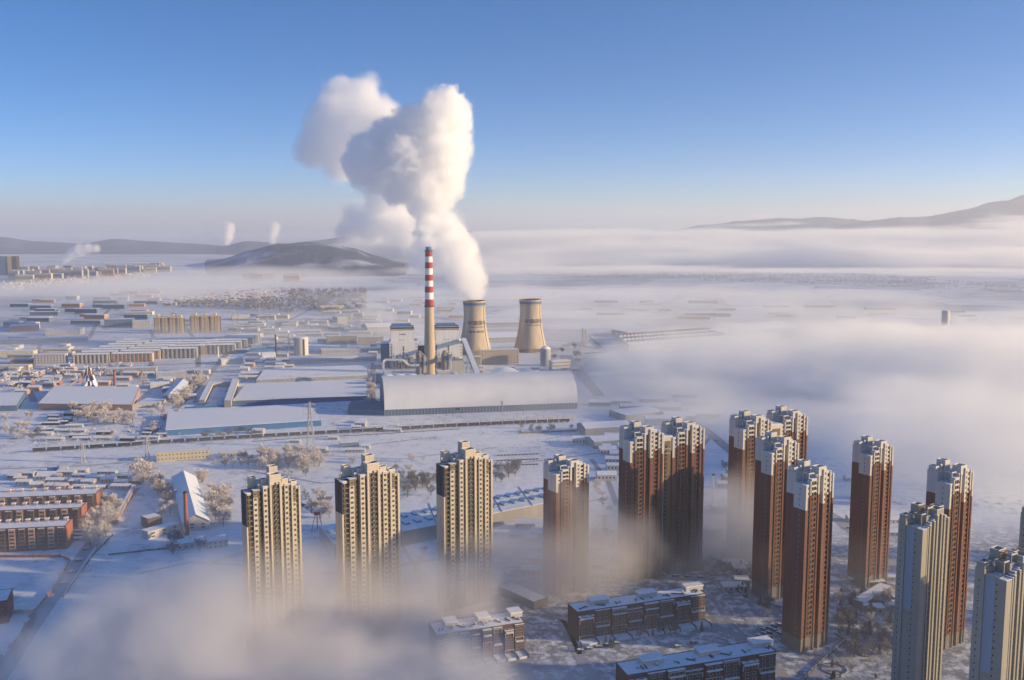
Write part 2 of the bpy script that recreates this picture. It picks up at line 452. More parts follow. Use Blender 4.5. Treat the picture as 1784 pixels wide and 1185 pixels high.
# ------------------------------------------------------------------ hills
def hill(name, label, prof, Y, depth, seed=0, n=220, nd_=60, zmul=1.0, rough=0.20, dark=True):
    """prof: (px, py) skyline points at distance Y; the ridge falls to the plain in front and behind"""
    pts = [atY(px, py, Y) for px, py in prof]
    xs = [p.x for p in pts]; zs = [p.z for p in pts]
    x0, x1 = xs[0], xs[-1]
    def ridge(x):
        for i in range(len(xs) - 1):
            if xs[i] <= x <= xs[i + 1]:
                t = (x - xs[i]) / (xs[i + 1] - xs[i]); t = t * t * (3 - 2 * t) * 0.4 + t * 0.6
                return zs[i] * (1 - t) + zs[i + 1] * t
        return 0
    b = MB(); b.mats = ['snow']
    for j in range(nd_ + 1):
        s = j / nd_ * 2 - 1
        fall = max(0.0, 1 - abs(s) ** 1.3)
        for i in range(n + 1):
            x = x0 + (x1 - x0) * i / n
            h = ridge(x)
            y = Y + s * depth
            q = mnoise.fractal(Vector((x / depth * 2.2, y / depth * 2.2, seed)), 1.0, 2.0, 6)
            q += 0.5 * mnoise.fractal(Vector((x / depth * 9, y / depth * 9, seed + 5)), 0.8, 2.1, 4)
            b.v.append((x * (y / Y), y, max(-3, h * fall * (1 + rough * q * (0.3 + 1.7 * (1 - fall))) - 3)))
    for j in range(nd_):
        for i in range(n):
            a = j * (n + 1) + i
            b.f.append([a, a + 1, a + n + 2, a + n + 1]); b.m.append(0)
    o = b.build(name, smooth=True); tag(o, label, kind='structure')
    o.data.materials.clear(); o.data.materials.append(M['hill_wood' if Y < 9000 else 'far_ridge'])
    return o
m = mat('hill_wood', (0.12, 0.12, 0.13), 0.9, 0.1, 1.0)
nt = m.node_tree; cr = [q for q in nt.nodes if q.type == 'VALTORGB'][0]; mp = [q for q in nt.nodes if q.type == 'MAPPING'][0]
mp.inputs['Scale'].default_value = (1 / 260, 1 / 420, 1 / 120)
cr.color_ramp.elements[0].color = (0.045, 0.065, 0.115, 1); cr.color_ramp.elements[1].color = (0.40, 0.43, 0.50, 1)  # blue of the distance haze is put into the dark wood tone
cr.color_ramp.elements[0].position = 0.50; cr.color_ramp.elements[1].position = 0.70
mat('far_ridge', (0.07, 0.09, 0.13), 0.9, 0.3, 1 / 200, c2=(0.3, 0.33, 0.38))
hill('hill', 'dark wooded hill behind the factories left of the plume', [(330,470),(380,455),(430,436),(480,424),(530,420),(580,424),(620,432),(650,444),(690,456),(740,470)], 6300, 1500, 1)
hill('hill', 'low blue ridge on the far left horizon', [(-200,440),(-60,418),(0,412),(60,420),(140,424),(200,416),(260,420),(330,424),(420,430)], 11000, 1800, 2, rough=0.1)
hill('hill', 'faint ridge behind the wooded hill', [(380,430),(430,420),(500,424),(560,418),(600,412),(640,424),(690,418),(740,428)], 10500, 1500, 3, rough=0.1)
hill('hill', 'small pointed hill right of the steam cloud', [(760,432),(790,412),(815,402),(840,410),(862,420),(880,432)], 9500, 1000, 4)
hill('hill', 'little dark knoll right of the steam cloud', [(820,432),(845,422),(866,415),(884,421),(898,432)], 8200, 700, 5)
hill('mountain', 'long low mountain rising out of the fog at right', [(1120,412),(1180,400),(1230,390),(1300,384),(1380,380),(1440,377),(1480,381),(1520,384),(1600,388),(1700,410)], 13500, 1600, 6, n=260)
hill('mountain', 'high mountain shoulder at the right edge', [(1380,404),(1450,396),(1490,388),(1530,383),(1570,378),(1620,378),(1680,366),(1730,354),(1784,342),(1850,328),(1950,322)], 12500, 2200, 7, n=260)

mat('balcony_olive', (0.15, 0.115, 0.07), 0.85, 0.2, 0.2, streak=True)
mat('maroon', (0.15, 0.07, 0.055), 0.9, 0.2, 0.4)

# ------------------------------------------------------------------ high-rise towers
FH = 3.0
def crown_block(hs, sn, x0, x1, y0, y1, z0, z1, m, wall=0.35, drop=1.6):
    """roof housing with an open top: four parapet walls round a lower snowy deck"""
    hs.box(x0, x1, y0, y0 + wall, z0, z1, m); hs.box(x0, x1, y1 - wall, y1, z0, z1, m)
    hs.box(x0, x0 + wall, y0 + wall, y1 - wall, z0, z1, m); hs.box(x1 - wall, x1, y0 + wall, y1 - wall, z0, z1, m)
    hs.box(x0 + wall, x1 - wall, y0 + wall, y1 - wall, z0, z1 - drop, 'dark_brown')
    sn.box(x0 + wall, x1 - wall, y0 + wall, y1 - wall, z1 - drop + 0.003, z1 - drop + 0.25, 'snow')
    sn.box(x0, x1, y0, y0 + wall, z1 + 0.003, z1 + 0.16, 'snow'); sn.box(x0, x1, y1 - wall, y1, z1 + 0.003, z1 + 0.16, 'snow')
    sn.box(x0, x0 + wall, y0 + wall, y1 - wall, z1 + 0.003, z1 + 0.16, 'snow')

def make_tower(name, S):
    root = empty(name, (0, 0, 0))
    pl, sh, cr, sn, hs = MB(), MB(), MB(), MB(), MB()
    wins, bals = [], []
    shm, crm = S['shaft'], S['crown']
    PZ = 8.0
    for (u0, u1, vf, top, kind, split) in S['strips']:
        vb = S['vb']
        a = S.get('accent', {}).get((u0, u1), shm)
        cm = S.get('accent_top', {}).get((u0, u1), crm)
        if kind == 'bay':
            pl.box(u0, u1, vf + 0.6, vb, 0, PZ, 'plinth')
            sh.box(u0, u1, vf + 0.9, vb, PZ, split, S['glassbay'])
            cr.box(u0, u1, vf + 0.9, vb, split, top - 1.2, S['glassbay'])
            cr.box(u0, u1, vf, vb, top - 1.2, top, cm)
            n = int((top - PZ - 1.5) / FH)
            for k in range(n):
                z = top - 1.2 - FH * (k + 1)
                bals.append((u0, u1, vf, z, S.get('bal') or (a if z < split else cm)))
        elif kind == 'recess':
            m = S['recess']
            pl.box(u0, u1, vf, vb, 0, PZ, 'plinth'); sh.box(u0, u1, vf, vb, PZ, top, m)
            n = int((top - 6) / FH)
            for k in range(n):
                z = top - 2.2 - FH * k
                wins.append(((u0 + u1) / 2 + 0.5, vf, z, 0.9, 1.3, 0))
                sh.box(u0, u0 + 0.9, vf - 0.9, vf, z - 1.1, z - 0.9, 'window_frame')
        else:
            pl.box(u0, u1, vf, vb, 0, PZ, 'plinth')
            sh.box(u0, u1, vf, vb, PZ, split, a)
            if top > split: cr.box(u0, u1, vf, vb, split, top, cm)
            if kind == 'win':
                n = int((top - PZ - 0.5) / FH)
                for k in range(n):
                    z = top - 2.0 - FH * k
                    wins.append(((u0 + u1) / 2, vf, z, (u1 - u0) * 0.62, 1.55, 0))
        sn.box(u0 + 0.02, u1 - 0.02, vf + 0.05, vb - 0.05, top + 0.003, top + 0.2, 'snow')
    for (x0, x1, y0, y1, z1, split, ms, mc) in S['bodies']:
        pl.box(x0, x1, y0, y1, 0, PZ, 'plinth'); sh.box(x0, x1, y0, y1, PZ, min(split, z1), ms)
        if z1 > split: cr.box(x0, x1, y0, y1, split, z1, mc)
        cr.box(x0, x1, y0, y0 + 0.3, z1, z1 + 0.9, mc); cr.box(x0, x1, y1 - 0.3, y1, z1, z1 + 0.9, mc)
        cr.box(x0, x0 + 0.3, y0 + 0.3, y1 - 0.3, z1, z1 + 0.9, mc); cr.box(x1 - 0.3, x1, y0 + 0.3, y1 - 0.3, z1, z1 + 0.9, mc)
        sn.box(x0 + 0.3, x1 - 0.3, y0 + 0.3, y1 - 0.3, z1 + 0.003, z1 + 0.35, 'snow')
    for (x0, x1, y0, y1, z1, zf) in S.get('left_panels', []):
        cr.box(x0, x1, y0, y1, zf, z1, 'pale_panel')
    for k in range(int((S['left_top'] - 6) / FH)):
        z = S['left_top'] - 2.3 - FH * k
        for (xl, yl, w) in S['left_wins']: wins.append((xl, yl, z, w, 1.2, R(-90)))
    for x0, x1, y0, y1, z0, z1 in S['houses']: crown_block(hs, sn, x0, x1, y0, y1, z0, z1, crm)
    for x0, x1, y0, y1, z0, z1 in S.get('frames', []):
        for x in (x0, x1 - 0.4):
            for y in (y0, y1 - 0.4): hs.box(x, x + 0.4, y, y + 0.4, z0, z1 - 0.5, crm)
        hs.box(x0, x1, y0, y0 + 0.4, z1 - 0.5, z1, crm); hs.box(x0, x1, y1 - 0.4, y1, z1 - 0.5, z1, crm)
        hs.box(x0, x0 + 0.4, y0 + 0.4, y1 - 0.4, z1 - 0.5, z1, crm); hs.box(x1 - 0.4, x1, y0 + 0.4, y1 - 0.4, z1 - 0.5, z1, crm)
        sn.box(x0, x1, y0, y0 + 0.4, z1 + 0.003, z1 + 0.14, 'snow')
    rnd = random.Random(5)
    for _ in range(7):     # vents and small plant on the roof deck
        x = rnd.uniform(2, S['W'] - 3); y = rnd.uniform(4, S['D'] - 3)
        hs.box(x, x + 0.9, y, y + 0.9, S['deck'], S['deck'] + 1.5, 'steel')
    if S.get('dome'):
        x, y, z = S['dome']; hs.lathe([(0.0, z), (1.5, z + 0.01), (1.5, z + 3.4), (1.2, z + 4.2), (0.5, z + 4.6)], 14, 'steel', (x, y))
    if S.get('crane'):
        x, y, z = S['crane']
        for q in range(5):
            hs.beam((x + q * 0.9, y, z), (x + q * 0.9 + 0.5, y + 0.4, z + 3.5), 0.25, 'orange_paint')
        hs.box(x, x + 4.5, y, y + 0.5, z + 3.4, z + 3.8, 'orange_paint')
    pl.build('plinth', root); sh.build('shaft', root); cr.build('crown', root)
    hs.build('roof_housing', root); sn.build('roof_snow', root)
    # parts ordered so that the topmost, best seen ones stay separate
    wins.sort(key=lambda w: -w[2]); put_windows(root, wins, S.get('wstyle', 'plain'), 70)
    bals.sort(key=lambda w: -w[3]); cache = {}; rest = MB()
    def bal_mb(b, u0, u1, vf, z, m, ox=0, oy=0, oz=0):
        w = u1 - u0
        b.box(ox, ox + w, oy, oy + 0.12, oz - 0.2, oz + 0.95, m); b.box(ox, ox + w, oy + 0.12, oy + 0.9, oz - 0.2, oz - 0.05, m)
        b.box(ox + w / 2 - 0.06, ox + w / 2 + 0.06, oy + 0.55, oy + 0.86, oz + 0.95, oz + FH - 0.2, 'window_frame')
    for i, (u0, u1, vf, z, m) in enumerate(bals):
        if i < 60:
            key = (u1 - u0, m)
            if key not in cache:
                b = MB(); bal_mb(b, u0, u1, vf, z, m); cache[key] = b.mesh('balcony')
            o = bpy.data.objects.new('balcony', cache[key]); col.objects.link(o); o.parent = root; o.location = (u0, vf, z)
        else: bal_mb(rest, u0, u1, vf, z, m, u0, vf, z)
    if rest.v: o = rest.build('balcony', root); o['kind'] = 'stuff'
    NK[0] += 1
    return root

SB = dict(W=26, D=17, vb=3.2, shaft='red_render', crown='white_wall', glassbay='glass_warm', recess='olive',
 strips=[(0,1.6,0,97,'pier',83),(1.6,4.2,0.9,97,'win',89),(4.2,5.0,0.2,99,'pier',91),(5.0,9.6,0.0,100,'bay',91),(9.6,10.8,0.35,102,'win',92),
  (10.8,12,-0.2,102,'pier',91),(12,15.2,2.2,101,'recess',0),(15.2,16.2,-0.3,104.5,'pier',85),(16.2,18,0.1,104,'win',85),(18,19,0,103,'pier',91),
  (19,21.8,0.6,103,'bay',87),(21.8,22.8,0.1,103,'pier',91),(22.8,24.8,1.0,101,'win',91),(24.8,26,0.4,101,'pier',87)],
 bodies=[(0.02,9,3.2,10,96.6,83,'red_render','white_wall'),(0.9,9,10,17,102,90,'red_render','white_wall'),(9,19,3.2,16.4,101,90,'red_render','white_wall'),(19,25.6,3.2,15,99,90,'red_render','white_wall')],
 left_wins=[(0.02,5.0,0.75)], left_top=96.6,
 houses=[(11.6,18.4,0.6,6.6,101,106),(8.2,13.6,9.5,15.6,101,108),(1.4,6.4,11.5,16.6,102,105),(19.5,23,4,8,101,103.5)],
 frames=[(4.6,9.4,2.2,7.2,97,103)], dome=(6.6,12.0,102), deck=101, wstyle='plain')
AC = {}
SA = dict(W=36, D=17, vb=4.6, shaft='cream', crown='cream', glassbay='glass_warm', recess='dark_brown', bal='balcony_olive',
 strips=[(0,0.9,0,93,'pier',74),(0.9,3.4,0.6,93,'bay',93),(3.4,4.8,1.8,92,'recess',0),(4.8,7.6,0.3,94,'win',90),(7.6,9.4,0.8,94,'bay',88),(9.4,11.2,4.2,92,'recess',0),
  (11.2,13.8,0.1,95.5,'win',94),(13.8,15.4,0.7,95.5,'bay',95),(15.4,16.6,-0.1,97,'pier',97),(16.6,18.6,0.5,97,'bay',97),(18.6,19.8,0.9,97,'recess',0),(19.8,21.8,0.5,97,'bay',97),(21.8,23.2,-0.1,97,'pier',97),
  (23.2,25,0.6,95.5,'bay',95),(25,27.6,0.1,95.5,'win',94),(27.6,29.6,0.9,94.5,'bay',84),(29.6,30.6,0.4,94.5,'pier',94),(30.6,33,1.4,93.5,'win',84),(33,34.8,2.0,92.5,'bay',92),(34.8,36,1.6,92.5,'pier',80)],
 accent={}, accent_top={(0,0.9):'charcoal',(4.8,7.6):'olive',(7.6,9.4):'olive',(27.6,29.6):'olive',(30.6,33):'olive'},
 bodies=[(-0.3,9.4,4.6,9.5,92.6,74,'cream','charcoal'),(5.5,9.4,9.5,15,96,60,'cream','cream'),(9.4,24,4.6,16.4,95.5,200,'cream','cream'),(24,35.8,4.6,14,92,80,'cream','charcoal')],
 left_wins=[(5.5,12.4,0.8)], left_top=96,
 houses=[(15.6,23,0.4,7,97,101.5),(5.6,9.6,10,14.8,96,99.5),(18.5,24,10,15.6,95.5,104),(11.4,15.4,4.8,9,95.5,98.5),(24.2,28,2,7,95.5,98),(31,35,5,10,92,95)],
 frames=[], deck=95.5, wstyle='plain')
SC = dict(W=26, D=15, vb=3.4, shaft='joint_concrete', crown='beige_concrete', glassbay='glass', recess='joint_concrete', bal='beige_concrete',
 strips=[(0,4.6,0,97,'pier',60),(4.6,5.4,-0.2,97.5,'pier',60),(5.4,6.8,1.4,97,'win',60),(6.8,8.0,0,98,'pier',60),(8,10.4,0.9,99,'bay',60),(10.4,11.6,0,99.5,'pier',60),
  (11.6,13.6,1.3,100,'win',60),(13.6,15,0.2,102,'pier',60),(15,17.4,1.1,102,'bay',60),(17.4,18.6,0.2,102,'pier',60),(18.6,20.6,1.5,101,'win',60),(20.6,22,0.4,101,'pier',60),(22,24.4,1.3,100,'bay',60),(24.4,26,0.6,99,'pier',60)],
 bodies=[(0.02,8,3.4,10,96.6,60,'joint_concrete','beige_concrete'),(-0.8,8,10,14.5,98.5,60,'joint_concrete','beige_concrete'),(8,19,3.4,14,101,60,'joint_concrete','beige_concrete'),(19,25.8,3.4,13,99,60,'joint_concrete','beige_concrete')],
 left_panels=[(-0.12,0.02,5.0,9.9,96.6,56)], left_wins=[(0.0,4.3,1.0),(-0.82,12.2,0.8)], left_top=96.6,
 houses=[(14,20.5,1.0,7,101,104.5),(8.5,14,9,13.6,101,106),(-0.5,5,10.4,14.2,98.5,102)],
 frames=[(4.4,8.8,4,9,97,103),(9,14,3.5,9,101,105.5),(20.6,25,4,10,99,104.5)], crane=(9.5,8.4,101), deck=101, wstyle='dark')
protoB = make_tower('high_rise_tower', SB)
protoA = make_tower('high_rise_tower', SA)
protoC = make_tower('high_rise_tower', SC)
towers = [
 # proto, corner px, corner z, theta, label, scale-z
 (protoA, (428, 861), 93, 32, 'cream and charcoal tower block standing leftmost in the row, its foot lost in fog'),
 (protoA, (595, 841), 93, 33, 'cream and charcoal tower block, second from the left, beside the snowy skylit warehouse'),
 (protoA, (773, 814), 93, 32, 'cream and charcoal tower third from left, next to the lone slim red tower'),
 (protoB, (969, 828), 81, 30, 'slim brick red tower with white top standing alone between the cream and twin towers'),
 (protoB, (1098, 771), 97, 22, 'twin brick red tower with white tops, fog round its lower half'),
 (protoB, (1295, 750), 97, 25, 'twin red tower farthest back, behind two darker red towers, warm fog at its foot'),
 (protoB, (1345, 791), 97, 29, 'dark red tower with white top just behind and left of the tallest front one'),
 (protoB, (1405, 847), 97, 31, 'nearest dark red tower with white top and one column of small side windows'),
 (protoB, (1517, 796), 90, 31, 'red tower with sunlit orange ribs standing alone above a snowy podium'),
 (protoB, (1656, 845), 97, 33, 'red ribbed tower partly hidden behind the grey unfinished tower'),
 (protoC, (1608, 924), 97, 34, 'grey beige unfinished tower with pale blue side panel in front of a red ribbed tower'),
 (protoC, (1754, 1013), 97, 33, 'grey beige unfinished tower cut by the right bottom corner of the view'),
 (protoC, (1826, 912), 97, 33, 'sliver of a dark grey tower at the right edge behind the corner tower')]
first = set()
SCL = {428: (.88, .9, 1), 595: (1.05, 1, 1), 969: (1, 1, .835), 1345: (.92, .92, 1), 1405: (.88, .88, 1), 1517: (.9, .9, .93), 1656: (.88, .88, 1), 1608: (.88, .86, 1), 1754: (.92, .9, 1), 1826: (.92, .9, 1)}
for proto, (px, py), z, th, label in towers:
    p = at(px, py, z); loc = (p.x, p.y, 0)
    if proto in first: o = copy_tree(proto, loc, R(th))
    else: first.add(proto); o = proto; o.location = loc; o.rotation_euler = (0, 0, R(th))
    o.scale = SCL.get(px, (1, 1, 1)); tag(o, label, 'tower block', 'residential towers rising from the fog')
    twin = {1098: ((1194.6, 736.5), (1121, 744)), 1295: ((1381, 713.6), (1317, 722))}.get(px)
    if twin:
        q = (at(*twin[0], 107) - at(*twin[1], 107)); q.z = 0
        local = Matrix.Rotation(-R(th), 3, 'Z') @ q
        for ch in kids(proto):
            if ch.name.split('.')[0] in ('window', 'balcony') and ch.get('kind') != 'stuff': continue
            d = ch.copy(); col.objects.link(d); d.parent = o; d.location = Vector(ch.location) + local
        wb = MB(); me = win_mesh('plain'); wb.mats = [k.name for k in me.materials]
        done = False
        ws = [ch for ch in kids(proto) if ch.name.split('.')[0] in ('window', 'balcony') and ch.get('kind') != 'stuff']
        for kind_ in ('window', 'balcony'):
            b = MB()
            for ch in ws:
                if ch.name.split('.')[0] != kind_: continue
                n = len(b.v); mw = Matrix.Translation(Vector(ch.location) + local) @ ch.rotation_euler.to_matrix().to_4x4() @ Matrix.Diagonal((*ch.scale, 1))
                for v in ch.data.vertices: b.v.append(tuple(mw @ v.co))
                ids = [b.mi(k.name) for k in ch.data.materials]
                for p2 in ch.data.polygons: b.f.append([n + i for i in p2.vertices]); b.m.append(ids[p2.material_index])
            q2 = b.build(kind_, o); q2['kind'] = 'stuff'
        # the low block that joins the two halves
        j = MB(); g0 = 25.9; g1 = max(g0 + 2, local.x + 0.2)
        ymid = local.y / 2
        j.box(g0, g1, max(2.2, ymid), 13, 8, 88, 'red_render'); j.box(g0, g1, max(2.2, ymid), 13, 88, 98, 'white_wall')
        yf = max(2.2, ymid) - 0.35
        j.box(g0 + .4, g0 + 1.4, yf, yf + .35, 8, 97, 'white_wall'); j.box(g0 + 2.2, g1 - 1.6, yf + .1, yf + .35, 8, 95, 'olive')
        for kf in range(28):
            zz = 9.5 + 3 * kf; j.box(g0 + 2.4, g0 + 3.6, yf, yf + .1, zz, zz + 1.5, 'glass'); j.box(g0 + 2.2, g1 - 1.6, yf - .05, yf + .1, zz - 1.1, zz - .8, 'red_render' if zz < 86 else 'white_wall')
        j.build('link_block', o); s2 = MB(); s2.box(g0, g1, max(2.2, ymid), 13, 98.003, 98.3, 'snow'); s2.build('roof_snow', o)
NK[0] += 1

# neighbours of the same estate just outside the frame: their long shadows cross the near ground
for proto, x, y, th in ((protoC, 322, 400, 33), (protoB, 430, 528, 30), (protoB, 440, 645, 30), (protoC, 420, 352, 33), (protoB, 470, 600, 30)):
    o = proto.copy(); col.objects.link(o); o.location = (x, y, 0); o.rotation_euler = (0, 0, R(th))
    tag(o, 'residential tower block of the same estate standing outside the right edge', 'tower block', 'residential towers rising from the fog')
    for ch in kids(proto):
        if ch.name.split('.')[0] == 'window' and ch.get('kind') != 'stuff' or ch.name.split('.')[0] == 'balcony' and ch.get('kind') != 'stuff': continue
        d = ch.copy(); col.objects.link(d); d.parent = o

# ------------------------------------------------------------------ buildings from their footprints
OCC = []
def taken(x, y, m=6):
    for cx_, cy_, w_, d_, t_ in OCC:
        dx_, dy_ = x - cx_, y - cy_; a = dx_ * math.cos(t_) + dy_ * math.sin(t_); b_ = -dx_ * math.sin(t_) + dy_ * math.cos(t_)
        if abs(a) < w_ / 2 + m and abs(b_) < d_ / 2 + m: return True
    return False
def bld(name, label, fl, fr, back, H, wall='grey_wall', roof='flat', rz=3.0, zpx=0.0, cat='building', group=None, floors=0, cols=0,
        wstyle='plain', side=None, wsz=(1.5, 1.5), zc=None, roofm='snow', parapet=True, gend=None, base_split=None, z0w=1.2):
    """fl, fr: pixels of the two front corners (on the ground, or at height zpx); back: depth in metres or the pixel of a
    back corner (('r', px) behind fr, ('l', px) behind fl)"""
    A, Bq = at(*fl, zpx), at(*fr, zpx); A.z = Bq.z = 0
    e = Bq - A; Wd = e.length; u = e.normalized()
    if isinstance(back, tuple):
        q = at(*back[1], zpx); q.z = 0; d = q - (Bq if back[0] == 'r' else A)
    else: d = Vector((-u.y, u.x, 0)) * back
    th = math.atan2(u.y, u.x)
    root = empty(name, A, th)
    if label: tag(root, label, cat, group)
    dl = Matrix.Rotation(-th, 3, 'Z') @ d
    p = [(0, 0), (Wd, 0), (Wd + dl.x, dl.y), (dl.x, dl.y)]
    w = MB(); r = MB()
    if roof == 'flat':
        w.quadbox(p, 0, H, wall)
        ins = [(0.35, 0.35), (Wd - 0.35, 0.35), (Wd + dl.x - 0.35, dl.y - 0.35), (dl.x + 0.35, dl.y - 0.35)]
        r.quadbox(ins, H + 0.003, H + 0.4, roofm)
        if parapet:
            for i in range(4):
                a, b_ = p[i], p[(i + 1) % 4]
                w.beam((a[0], a[1], H + 0.25), (b_[0], b_[1], H + 0.25), 0.5, wall)
    elif roof in ('gx', 'gy', 'half'):
        # ridge along the front (gx) or running away from the front (gy)
        w.quadbox(p, 0, H, wall); ov = 0.5
        def P(s, t, z): return (Wd * s + dl.x * t, dl.y * t, z)
        if roof == 'gx':
            r.face([P(-.005, -.03, H - .1), P(1.005, -.03, H - .1), P(1.005, .5, H + rz), P(-.005, .5, H + rz)], roofm)
            r.face([P(1.005, 1.03, H - .1), P(-.005, 1.03, H - .1), P(-.005, .5, H + rz), P(1.005, .5, H + rz)], roofm)
            r.face([P(-.005, -.03, H - .35), P(-.005, .5, H + rz - .3), P(1.005, .5, H + rz - .3), P(1.005, -.03, H - .35)], roofm)
            r.face([P(-.005, -.03, H - .1), P(-.005, -.03, H - .35), P(1.005, -.03, H - .35), P(1.005, -.03, H - .1)], roofm)
            for s in (0, 1): w.face([P(s, 0, H), P(s, 1, H), P(s, .5, H + rz - .1)] if s == 0 else [P(s, 1, H), P(s, 0, H), P(s, .5, H + rz - .1)], wall)
        else:
            r.face([P(-.03, -.005, H - .1), P(.5, -.005, H + rz), P(.5, 1.005, H + rz), P(-.03, 1.005, H - .1)][::-1], roofm)
            r.face([P(1.03, -.005, H - .1), P(1.03, 1.005, H - .1), P(.5, 1.005, H + rz), P(.5, -.005, H + rz)], roofm)
            r.face([P(-.03, -.005, H - .35), P(-.03, -.005, H - .1), P(.5, -.005, H + rz), P(.5, -.005, H + rz - .3)], roofm)
            r.face([P(1.03, -.005, H - .35), P(.5, -.005, H + rz - .3), P(.5, -.005, H + rz), P(1.03, -.005, H - .1)], roofm)
            w.face([P(0, 0, H), P(1, 0, H), P(.5, 0, H + rz - .1)], wall); w.face([P(1, 1, H), P(0, 1, H), P(.5, 1, H + rz - .1)], wall)
    elif roof == 'arch':
        n = 14
        for i in range(n):
            t0, t1 = i / n, (i + 1) / n
            def Q(s, t): return (Wd * s + dl.x * t, dl.y * t, H + rz * math.sin(math.pi * t) ** 0.8)
            r.face([Q(0, t0), Q(1, t0), Q(1, t1), Q(0, t1)], roofm)
            for s in (0, 1): w.face([(Wd * s + dl.x * t0, dl.y * t0, H - .1), Q(s, t0)[:2] + (Q(s, t0)[2] - .05,), Q(s, t1)[:2] + (Q(s, t1)[2] - .05,), (Wd * s + dl.x * t1, dl.y * t1, H - .1)], wall)
        w.quadbox(p, 0, H - 0.1, wall)
    if base_split: w.box(-0.06, Wd + 0.06, -0.08, -0.02, 0, base_split[0], base_split[1])
    w.build('wall', root); r.build('roof', root)
    wins = []
    if floors and cols:
        fh = (H - 0.6) / floors
        for k in range(floors):
            for c in range(cols):
                wins.append((Wd * (c + 0.5) / cols, 0, H - 0.4 - fh * (k + 0.45), wsz[0], min(wsz[1], fh * 0.6), 0))
        if side:
            for k in range(floors):
                for c in range(side):
                    t = (c + 0.5) / side
                    wins.append((Wd + dl.x * t, dl.y * t, H - 0.4 - fh * (k + 0.45), 1.2, min(wsz[1], fh * 0.6), R(90)))
        put_windows(root, wins, wstyle, 90)
    cc = A + (e + d) / 2; OCC.append((cc.x, cc.y, e.length, abs(dl.y), th))
    root['wd'] = Wd; root['dy'] = dl.y; root['dx'] = dl.x
    return root

# ---------------- power plant
def zat(py, Y, px=747): return atY(px, py, Y).z
def chimney():
    p = at(749, 655); root = empty('power_station_chimney', (p.x, p.y, 0)); Y = p.y
    tag(root, 'very tall power station chimney with red and white bands on a tan shaft', 'chimney')
    def rad(z): return 10.2 - (10.2 - 5.6) * min(1, z / zat(430, Y)) ** 0.75
    ys = [655, 535, 521.5, 509.5, 499, 489, 478.5, 467.5, 457, 447, 436]
    zs = [0] + [zat(y, Y) for y in ys[1:]]
    def seg(z0, z1, m, name='band', extra=0.0):
        b = MB(); n = max(2, int((z1 - z0) / 12) + 1)
        b.lathe([(rad(z0 + (z1 - z0) * i / n) + extra, z0 + (z1 - z0) * i / n) for i in range(n + 1)], 40, m, cap=True)
        return b.build(name, root, smooth=False)
    for k in range(len(zs) - 1):
        seg(zs[k], zs[k + 1], 'chimney_concrete' if k == 0 else ('red_paint' if k % 2 else 'white_paint'), 'shaft' if k == 0 else 'band')
    b = MB(); b.lathe([(rad(200) - 0.9, zs[-1]), (rad(200) - 0.9, zat(430, Y)), (rad(200) - 1.5, zat(430, Y))], 32, 'blue_metal'); b.build('flue_tip', root)
    b = MB()
    for z in (zs[1] + 1.5, zs[-1] - 1.0):
        r = rad(z); b.lathe([(r + 0.05, z - 0.8), (r + 1.3, z - 0.3), (r + 1.3, z + 0.9), (r + 1.15, z + 0.9), (r + 1.1, z), (r + 0.05, z)], 40, 'dark_metal', cap=False)
    b.build('platform', root)
    return p
chimney()

try: CJK = bpy.data.fonts.load(bpy.data.fonts[0].filepath) if False else None
except Exception: CJK = None
def text_mesh(body, size):
    cu = bpy.data.curves.new('lettering', 'FONT'); cu.body = body; cu.size = size; cu.align_x = 'CENTER'; cu.extrude = 0.0; cu.resolution_u = 3
    cu.offset = 0.012 * size
    o = bpy.data.objects.new('tmp', cu); col.objects.link(o)
    bpy.context.view_layer.update()
    me = bpy.data.meshes.new_from_object(o.evaluated_get(bpy.context.evaluated_depsgraph_get()))
    bpy.data.objects.remove(o)
    return me
def wrap_text(root, body, size, z, ang, rad, name='lettering', m='ink', sx=1.0, gap=1.0):
    """lettering painted on a round wall: each glyph's points are bent round the axis"""
    me = text_mesh(body, size); me.name = name
    bm = bmesh.new(); bm.from_mesh(me); bmesh.ops.subdivide_edges(bm, edges=[e for e in bm.edges if e.calc_length() > size * 0.15], cuts=3)
    for v in bm.verts:
        zz = z + v.co.y; r = rad(zz) + 0.22; a = ang + v.co.x * sx / r
        v.co = Vector((r * math.sin(a), -r * math.cos(a), zz))
    bm.to_mesh(me); bm.free(); me.materials.clear(); me.materials.append(M[m])
    o = bpy.data.objects.new(name, me); col.objects.link(o); o.parent = root
    return o
